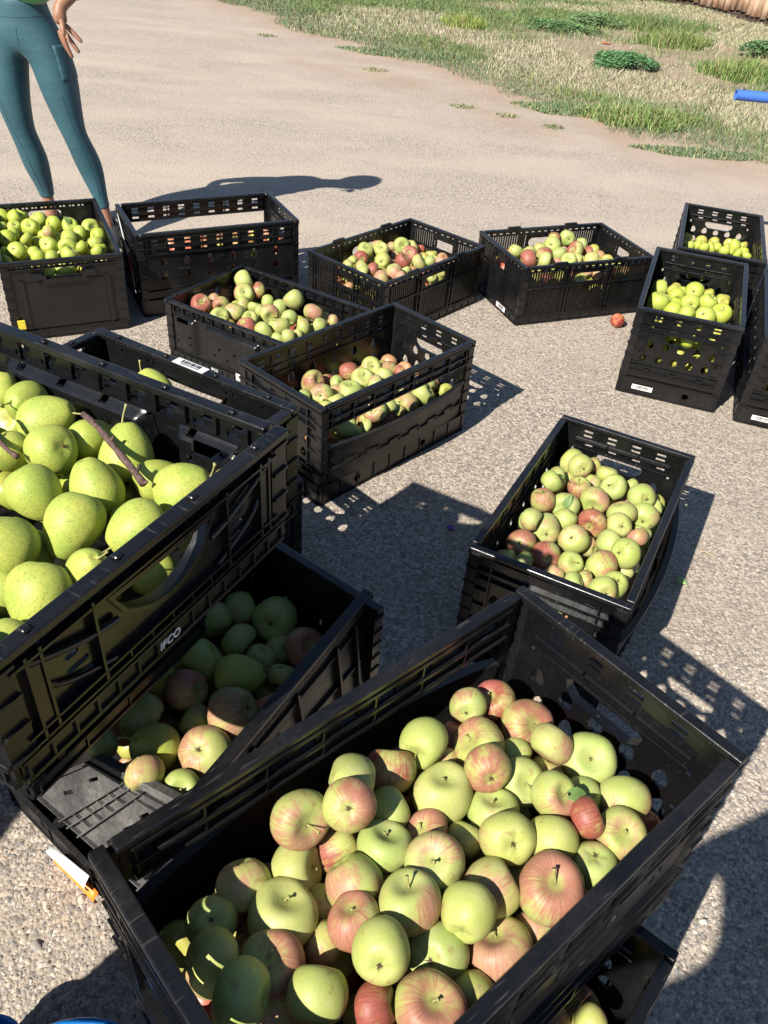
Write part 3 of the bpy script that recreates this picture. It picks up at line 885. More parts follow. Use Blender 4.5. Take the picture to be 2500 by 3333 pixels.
# the low crate whose hinged walls have folded inward
def folded_crate():
    a, b = 0.3, 0.2; H = 0.3393
    root = tag(empty('fruit_crate', (-0.3234, 0.9763, 0), 0.9455), 'shaded black crate with its dusty end leaf folded inward over green apples and pears', 'crate')
    F = frames(a, b); inv = (Matrix.Translation((-0.3234, 0.9763, 0)) @ Matrix.Rotation(0.9455, 4, 'Z')).inverted()
    o = tub_base(a, b, 0.066, (0.1, -0.12), 0.008, 12, 3).build('base', TEXBLK, root)
    for key, W, nm in (('far', a - 0.02, 'long_wall'), ('plus', b - 0.02, 'short_wall')):
        m = MB(); holes = [rect(u - 0.004, u + 0.004, v - 0.012, v + 0.008) for u in (-0.15, -0.05, 0.05, 0.15) for v in (0.12, 0.2)]
        m.sheet(rect(-W, W, 0.066, H - 0.012), [h for h in holes if abs(h[0][0]) < W - 0.02], 0.003, 0.0075, F[key])
        for v in (0.10, 0.16, 0.26, 0.3): fbox(m, F[key], -W, W, v - 0.002, v + 0.002, -0.004, 0.0032)
        m.build(nm, BLACK, root)
        add_bevel(rim_bar(F[key], W + 0.02 if key == 'plus' else W, H, 0.02, 0.013).build('rim_bar', RIMBLK, root))
    for sx, sy in ((1, 1), (1, -1), (-1, 1)): post(a, b, sx, sy, 0.066, H - 0.013 if sx > 0 else 0.30).build('corner_post', BLACK, root)
    def leaf(P00, P10, P01, P11, name, mat, holes, ribs_u, ribs_v, thick, rim):
        P = [inv @ Vector(p) for p in (P00, P10, P01, P11)]
        nrm = (P[1] - P[0]).cross(P[2] - P[0]).normalized()
        def fr(u, v, d):
            q = P[0] * (1 - u) * (1 - v) + P[1] * u * (1 - v) + P[2] * (1 - u) * v + P[3] * u * v - nrm * d
            return tuple(q)
        m = MB(); m.sheet(rect(0, 1, 0, 1), holes, 0, 0.005, fr)
        for u in ribs_u: fbox(m, fr, u - 0.005, u + 0.005, 0.04, 0.93, -thick * 1.5, 0.0004)
        for (v, u0, u1) in ribs_v: fbox(m, fr, u0, u1, v - 0.006, v + 0.006, -thick * 0.9, 0.0003)
        o = m.build(name, mat, root)
        m = MB(); fbox(m, fr, -0.01, 1.01, 0.95, 1.03, -0.008, 0.013)
        add_bevel(m.build('rim_bar', rim, root))
        return fr
    dia = lambda u, v: [(u - 0.024, v - 0.03), (u + 0.008, v - 0.065), (u + 0.024, v + 0.03), (u - 0.008, v + 0.065)]
    ru = [0.02, 0.30, 0.36, 0.44, 0.74, 0.80, 0.88, 0.99]
    rv = [(v, 0.30, 0.44) for v in (0.2, 0.36, 0.52, 0.68, 0.84)] + [(v, 0.74, 0.88) for v in (0.2, 0.36, 0.52, 0.68, 0.84)] + [(0.05, 0.0, 1.0), (0.90, 0.0, 1.0), (0.80, 0.44, 0.74)]
    leaf((-0.612, 0.832, 0.068), (-0.318, 0.640, 0.068), (-0.444, 0.797, 0.235), (-0.205, 0.694, 0.235), 'end_leaf', DUSTY,
         [dia(0.16, 0.35), dia(0.16, 0.7), dia(0.58, 0.20), dia(0.58, 0.43), dia(0.58, 0.66)], ru, rv, 0.008, DUSTY)
    leaf((-0.27, 0.66, 0.066), (0.012, 1.100, 0.066), (-0.30, 0.556, 0.335), (-0.016, 1.135, 0.335), 'side_leaf', BLACK,
         [rect(u - 0.012, u + 0.012, v - 0.02, v + 0.02) for u in (0.2, 0.5, 0.8) for v in (0.35, 0.7)], [0.04, 0.2, 0.4, 0.6, 0.8, 0.9, 0.97], [(0.25, 0, 1), (0.55, 0, 1), (0.85, 0, 1)], 0.008, RIMBLK)
    # peeling label, white back curling over its orange face
    fr = F['minus']
    m = MB(); n = 10
    for (w0, w1, mat, nm) in ((0.040, 0.082, WHITE, 'label_back'), (0.012, 0.050, ORANGE, 'orange_label')):
        m = MB(); vs = []; fs = []
        for i in range(n + 1):
            t = i / n; u = -0.085 + 0.120 * t - (0.012 if nm == 'orange_label' else 0)
            tw = 0.018 * t
            for j in range(5):
                s = j / 4
                cur = 0.010 * math.sin(PI * s) + (0.007 if nm == 'label_back' else 0.0)
                vs.append(fr(-u + 0.0, w0 + (w1 - w0) * s * (1 - 0.75 * (t if nm == 'label_back' else abs(t - 0.45))) - tw * 0.6, -0.008 - cur - 0.012 * (1 - (w0 + (w1 - w0) * s) / 0.075)))
        for i in range(n):
            for j in range(4): q = i * 5 + j; fs.append((q, q + 1, q + 6, q + 5))
        m.add(vs, fs); o = m.build(nm, mat, root, True)
        sol = o.modifiers.new('thick', 'SOLIDIFY'); sol.thickness = 0.0006
    return root
cL = folded_crate()
# red and white paper band hanging on the end of the nearly empty crate
def paper_band():
    root = tag(empty('paper_band', (-0.7873, 3.1894, 0), 0.5018), 'creased red and white paper hanging on the end of the nearly empty crate', 'paper')
    F = frames(TA, TB); fr = F['minus']
    for nm, mat, pts in (('white_paper', WHITE, ((-0.08, 0.315), (-0.055, 0.30), (0.02, 0.225), (0.045, 0.20), (0.03, 0.195), (-0.03, 0.245))),
                         ('red_paper', REDM, ((0.03, 0.19), (0.075, 0.20), (0.09, 0.13), (0.06, 0.10), (0.035, 0.14))),
                         ('white_paper', WHITE, ((0.082, 0.165), (0.10, 0.10), (0.11, 0.07), (0.085, 0.07), (0.07, 0.105)))):
        m = MB(); m.sheet(list(pts), [], -0.014, -0.0125, fr); m.build(nm, mat, root)
paper_band()
# ------------------------------------------------------------ fruit
def mat_apple():
    t = NT('apple_skin')
    inf = t.n('ShaderNodeObjectInfo')
    sep = t.n('ShaderNodeSeparateColor'); t.l(inf.outputs['Color'], sep.inputs[0])
    yel, blush, red = sep.outputs[0], sep.outputs[1], sep.outputs[2]
    rnd = inf.outputs['Random']
    co = t.coord()
    off = t.n('ShaderNodeVectorMath', operation='SCALE'); off.inputs[0].default_value = (37.0, 19.0, 53.0); t.l(rnd, off.inputs['Scale'])
    sh = t.n('ShaderNodeVectorMath', operation='ADD'); t.l(co, sh.inputs[0]); t.l(off.outputs[0], sh.inputs[1])
    v = sh.outputs[0]
    # longitudinal streaks: direction round the axis, hardly any change from pole to pole
    sx = t.n('ShaderNodeSeparateXYZ'); t.l(co, sx.inputs[0])
    flat = t.n('ShaderNodeCombineXYZ'); t.l(sx.outputs[0], flat.inputs[0]); t.l(sx.outputs[1], flat.inputs[1])
    nrm = t.n('ShaderNodeVectorMath', operation='NORMALIZE'); t.l(flat.outputs[0], nrm.inputs[0])
    nz = t.n('ShaderNodeCombineXYZ'); t.l(t.math('MULTIPLY', sx.outputs[2], 0.09), nz.inputs[2])
    st = t.n('ShaderNodeVectorMath', operation='ADD'); t.l(nrm.outputs[0], st.inputs[0]); t.l(nz.outputs[0], st.inputs[1])
    st2 = t.n('ShaderNodeVectorMath', operation='ADD'); t.l(st.outputs[0], st2.inputs[0]); t.l(off.outputs[0], st2.inputs[1])
    streak = t.noise(st2.outputs[0], 12.0, 5, 0.74)
    cloud = t.noise(v, 0.85, 3, 0.5)
    mott = t.noise(v, 5.0, 4, 0.6)
    ground_c = t.mix(yel, (0.305, 0.375, 0.100), (0.405, 0.395, 0.125))
    ground_c = t.mix(t.ramp(mott, [(0.35, 0.35), (0.65, 0.0)]), ground_c, (0.30, 0.36, 0.12))
    ground_c = t.mix(t.ramp(t.noise(v, 1.3, 2), [(0.45, 0.0), (0.75, 0.5)]), ground_c, (0.49, 0.46, 0.225))
    ground_c = t.mix(t.math('SUBTRACT', 1.0, inf.outputs['Alpha']), ground_c, t.mix(t.ramp(mott, [(0.35, 0.6), (0.65, 0.0)]), (0.40, 0.46, 0.055), (0.31, 0.39, 0.045)))
    # blush side
    lvl = t.math('SUBTRACT', t.math('ADD', t.math('ADD', t.math('MULTIPLY', cloud, 1.5), t.math('MULTIPLY', sx.outputs[0], 0.24)), t.math('ADD', t.math('MULTIPLY', t.math('SUBTRACT', streak, 0.5), 0.95), t.math('MULTIPLY', t.math('SUBTRACT', mott, 0.5), 0.55))), t.math('SUBTRACT', 1.235, t.math('MULTIPLY', blush, 0.80)))
    bm_ = t.n('ShaderNodeMapRange', interpolation_type='SMOOTHSTEP'); bm_.inputs[1].default_value = -0.12; bm_.inputs[2].default_value = 0.45
    t.l(lvl, bm_.inputs[0])
    bl = bm_.outputs[0]
    pink = t.mix(red, (0.42, 0.235, 0.150), (0.31, 0.060, 0.055))
    pink = t.mix(t.ramp(streak, [(0.42, 0.0), (0.62, 0.75)]), pink, t.mix(red, (0.36, 0.135, 0.098), (0.19, 0.023, 0.028)))
    colr = t.mix(t.math('MULTIPLY', bl, 0.92), ground_c, pink)
    # pale lenticels, russet at the stem, bruises
    vor = t.n('ShaderNodeTexVoronoi'); vor.inputs['Scale'].default_value = 11; t.l(v, vor.inputs['Vector'])
    colr = t.mix(t.ramp(vor.outputs['Distance'], [(0.06, 0.45), (0.12, 0.0)]), colr, (0.60, 0.53, 0.30))
    bru = t.noise(v, 1.9, 3, 0.6)
    colr = t.mix(t.ramp(bru, [(0.625, 0.0), (0.69, 0.6)]), colr, (0.27, 0.165, 0.07))
    rim = t.math('SUBTRACT', 1.0, t.math('SQRT', t.math('ADD', t.math('MULTIPLY', sx.outputs[0], sx.outputs[0]), t.math('MULTIPLY', sx.outputs[1], sx.outputs[1]))))
    pole = t.math('ADD', rim, t.math('MULTIPLY', t.math('SUBTRACT', mott, 0.5), 0.18))
    colr = t.mix(t.ramp(pole, [(0.66, 0.0), (0.84, 0.75)]), colr, (0.33, 0.37, 0.10))
    colr = t.mix(t.ramp(pole, [(0.86, 0.0), (0.96, 0.7)]), colr, (0.16, 0.13, 0.05))
    # flecks
    spk = t.noise(v, 16, 2, 0.5)
    colr = t.mix(t.ramp(spk, [(0.68, 0.0), (0.73, 0.65)]), colr, (0.17, 0.115, 0.05))
    t.base(colr)
    t.rough(t.math('ADD', 0.40, t.math('MULTIPLY', mott, 0.22)))
    t.b.inputs['Specular IOR Level'].default_value = 0.42
    t.b.inputs['Subsurface Weight'].default_value = 0.06
    t.b.inputs['Subsurface Radius'].default_value = (0.012, 0.008, 0.003)
    t.b.inputs['Subsurface Scale'].default_value = 0.5
    t.bump(t.math('ADD', mott, t.math('MULTIPLY', streak, 0.25)), 0.06, 0.02)
    return t.m
def mat_pear():
    t = NT('pear_skin')
    inf = t.n('ShaderNodeObjectInfo'); co = t.coord()
    off = t.n('ShaderNodeVectorMath', operation='SCALE'); off.inputs[0].default_value = (31.0, 17.0, 43.0); t.l(inf.outputs['Random'], off.inputs['Scale'])
    sh = t.n('ShaderNodeVectorMath', operation='ADD'); t.l(co, sh.inputs[0]); t.l(off.outputs[0], sh.inputs[1]); v = sh.outputs[0]
    cloud = t.noise(v, 1.0, 3); mott = t.noise(v, 6, 4, 0.6)
    c = t.mix(t.ramp(cloud, [(0.35, 0.0), (0.68, 1.0)]), (0.32, 0.395, 0.068), (0.455, 0.465, 0.092))
    c = t.mix(t.ramp(mott, [(0.3, 0.4), (0.6, 0.0)]), c, (0.245, 0.33, 0.07))
    vor = t.n('ShaderNodeTexVoronoi'); vor.inputs['Scale'].default_value = 9.5; t.l(v, vor.inputs['Vector'])
    c = t.mix(t.ramp(vor.outputs['Distance'], [(0.15, 0.7), (0.31, 0.0)]), c, (0.12, 0.19, 0.03))
    vor2 = t.n('ShaderNodeTexVoronoi'); vor2.inputs['Scale'].default_value = 17; t.l(v, vor2.inputs['Vector'])
    c = t.mix(t.ramp(vor2.outputs['Distance'], [(0.15, 0.7), (0.31, 0.0)]), c, (0.16, 0.225, 0.04))
    mp = t.n('ShaderNodeMapping'); mp.inputs['Scale'].default_value = (3, 11, 7); mp.inputs['Rotation'].default_value = (0.4, 0.8, 0.3); t.l(v, mp.inputs[0])
    scar = t.noise(mp.outputs[0], 1.0, 3, 0.6)
    c = t.mix(t.ramp(scar, [(0.62, 0.0), (0.68, 0.6)]), c, (0.30, 0.21, 0.075))
    t.base(c); t.rough(0.50); t.b.inputs['Specular IOR Level'].default_value = 0.35
    t.b.inputs['Subsurface Weight'].default_value = 0.06; t.b.inputs['Subsurface Radius'].default_value = (0.01, 0.008, 0.003); t.b.inputs['Subsurface Scale'].default_value = 0.5
    t.bump(mott, 0.05, 0.02)
    return t.m
APPLE, PEAR = mat_apple(), mat_pear()
STEM = plain('stem_wood', (0.30, 0.28, 0.10), 0.7, 0.3, 0.4, 300)
BARK = plain('twig_bark', (0.105, 0.062, 0.052), 0.75, 0.3, 0.5, 220)
SEPAL = plain('dry_sepal', (0.085, 0.055, 0.028), 0.85, 0.2, 0.4, 200)
LEAF = plain('leaf_green', (0.13, 0.21, 0.06), 0.5, 0.4, 0.3, 60)

def lathe_fruit(seed, prof, seg=30, lobes=0.02, skew=0.04, squash=0.05):
    r_ = random.Random(seed); m = MB(); n = len(prof)
    ph = [r_.uniform(0, 6.28) for _ in range(4)]; am = [r_.uniform(0, squash), r_.uniform(0, squash * 0.7)]
    sx, sy = r_.uniform(-skew, skew), r_.uniform(-skew, skew)
    vs = []
    for i, (rad, z, t) in enumerate(prof):
        for j in range(seg):
            a = 2 * PI * j / seg
            k = 1 + am[0] * math.cos(2 * a + ph[0]) + am[1] * math.cos(3 * a + ph[1] + t * 1.5) + lobes * (0.35 + abs(2 * t - 1)) * math.cos(5 * a + ph[2])
            zz = z + 0.03 * math.cos(a + ph[3]) * rad + lobes * 0.9 * math.cos(5 * a + ph[2]) * (1 if t > 0.85 else 0.0) * min(1, rad * 2.2)
            vs.append((rad * k * math.cos(a) + sx * z, rad * k * math.sin(a) + sy * z, zz))
    fs = []
    for i in range(n - 1):
        for j in range(seg):
            q = (j + 1) % seg
            fs.append((i * seg + j, (i + 1) * seg + j, (i + 1) * seg + q, i * seg + q))
    o = len(vs); vs.append((0, 0, prof[0][1] - 0.01)); vs.append((0, 0, prof[-1][1] + 0.01))
    for j in range(seg):
        q = (j + 1) % seg
        fs.append((o, j, q)); fs.append((o + 1, (n - 1) * seg + q, (n - 1) * seg + j))
    m.add(vs, fs)
    return m
def apple_profile(r_, n=20):
    ht = r_.uniform(0.80, 0.98); cone = r_.uniform(-0.02, 0.11); out = []
    ds, dc = r_.uniform(0.26, 0.36), r_.uniform(0.15, 0.24)
    for i in range(n + 1):
        t = 0.022 + (0.978 - 0.022) * i / n
        p = PI * t
        rad = math.sin(p) ** 0.86 * (1 + cone * math.cos(p))
        z = ht * math.cos(p) * (1.0) - ds * math.exp(-(p / 0.40) ** 2) + dc * math.exp(-((PI - p) / 0.36) ** 2)
        out.append((rad, z, t))
    return out
def pear_profile(r_, n=24):
    nk = r_.uniform(0.60, 1.02); out = []
    for i in range(n + 1):
        t = 0.02 + 0.96 * i / n
        p = PI * t
        rad = math.sin(p) ** 0.85
        z = math.cos(p)
        if z > 0:
            neck = z ** 1.7
            rad *= 1 - 0.34 * neck * nk
            z = z * (1.02 + 0.52 * nk)
            if p < 0.35: z -= 0.10 * math.exp(-(p / 0.2) ** 2)
        else:
            z = z * 0.93 + 0.13 * math.exp(-((PI - p) / 0.30) ** 2)
        out.append((rad, z, t))
    return out
AP_ME = []
for s in range(14):
    r_ = random.Random(100 + s)
    AP_ME.append((lambda pr: (lathe_fruit(s, pr, 30, r_.uniform(0.006, 0.030), 0.075, 0.06).mesh('apple', APPLE, True), pr[0][1], pr[-1][1]))(apple_profile(r_)))
PE_ME = []
for s in range(9):
    r_ = random.Random(300 + s)
    PE_ME.append((lambda pr: (lathe_fruit(50 + s, pr, 32, r_.uniform(0.004, 0.016), 0.10, 0.045).mesh('pear', PEAR, True), pr[0][1], pr[-1][1]))(pear_profile(r_)))
def stem_mesh(seed, L_, rad, bend, mat):
    r_ = random.Random(seed); m = MB(); n = 6; a = r_.uniform(0, 6.28)
    pts = [(bend * (i / n) ** 1.6 * math.cos(a), bend * (i / n) ** 1.6 * math.sin(a), L_ * i / n) for i in range(n + 1)]
    rr = [rad * (1.0 - 0.35 * math.sin(PI * i / n) + (0.55 if i == n else 0)) for i in range(n + 1)]
    m.tube(pts, rr, 7)
    return m.mesh('stem', mat, True)
ST_AP = [stem_mesh(s, 0.36 + 0.06 * (s % 4), 0.045, 0.12, STEM) for s in range(5)]
ST_PE = [stem_mesh(s + 20, 0.62 + 0.12 * (s % 3), 0.050, 0.22, STEM) for s in range(5)]
def sepal_mesh():
    m = MB()
    for k in range(7):
        a = 2 * PI * k / 7 + 0.3 * (k % 2)
        c, s = math.cos(a), math.sin(a)
        L_ = 0.10 + 0.03 * (k % 3)
        m.add([(0.015 * -s, 0.015 * c, 0), (0.015 * s, -0.015 * c, 0), (c * L_, s * L_, 0.05 + 0.02 * (k % 2)), (0.45 * c * L_, 0.45 * s * L_, 0.035)], [(0, 1, 2), (0, 3, 1), (0, 2, 3), (1, 3, 2)])
    m.tube([(0, 0, -0.01), (0, 0, 0.03)], [0.05, 0.035], 7)
    return m.mesh('calyx', SEPAL)
SEP = sepal_mesh()
def leaf_mesh(L_=1.0, seed=1):
    m = MB(); r_ = random.Random(seed); n = 9; vs = []; fs = []
    for i in range(n + 1):
        t = i / n; w = 0.26 * math.sin(PI * t ** 0.8) * L_ + 0.004
        c = 0.16 * math.sin(t * 2.4) * L_
        for s in (-1, -0.5, 0, 0.5, 1):
            jag = 1 + (0.10 if i % 2 else -0.04) * (abs(s) == 1)
            vs.append((s * w * jag, t * L_, c + 0.28 * abs(s) * w + 0.03 * math.sin(5 * t + 3 * s)))
    for i in range(n):
        for j in range(4): q = i * 5 + j; fs.append((q, q + 1, q + 6, q + 5))
    m.add(vs, fs); m.tube([(0, -0.25 * L_, -0.03), (0, 0, 0)], 0.012, 5)
    return m.mesh('leaf', LEAF, True)
LF = [leaf_mesh(1.0, s) for s in range(3)]
COLS = dict(g=(0.10, 0.24, 0.2), y=(0.62, 0.30, 0.05), p=(0.35, 0.70, 0.20), r=(0.55, 1.08, 0.92), o=(0.85, 0.82, 0.05), s=(0.55, 0.95, 0.48), b=(0.75, 0.55, 0.02))
frr = random.Random(5)
def orient(o, axis, spin):
    q = Vector(axis).normalized().to_track_quat('Z', 'Y')
    o.rotation_mode = 'QUATERNION'
    o.rotation_quaternion = q @ Matrix.Rotation(spin, 3, 'Z').to_quaternion()
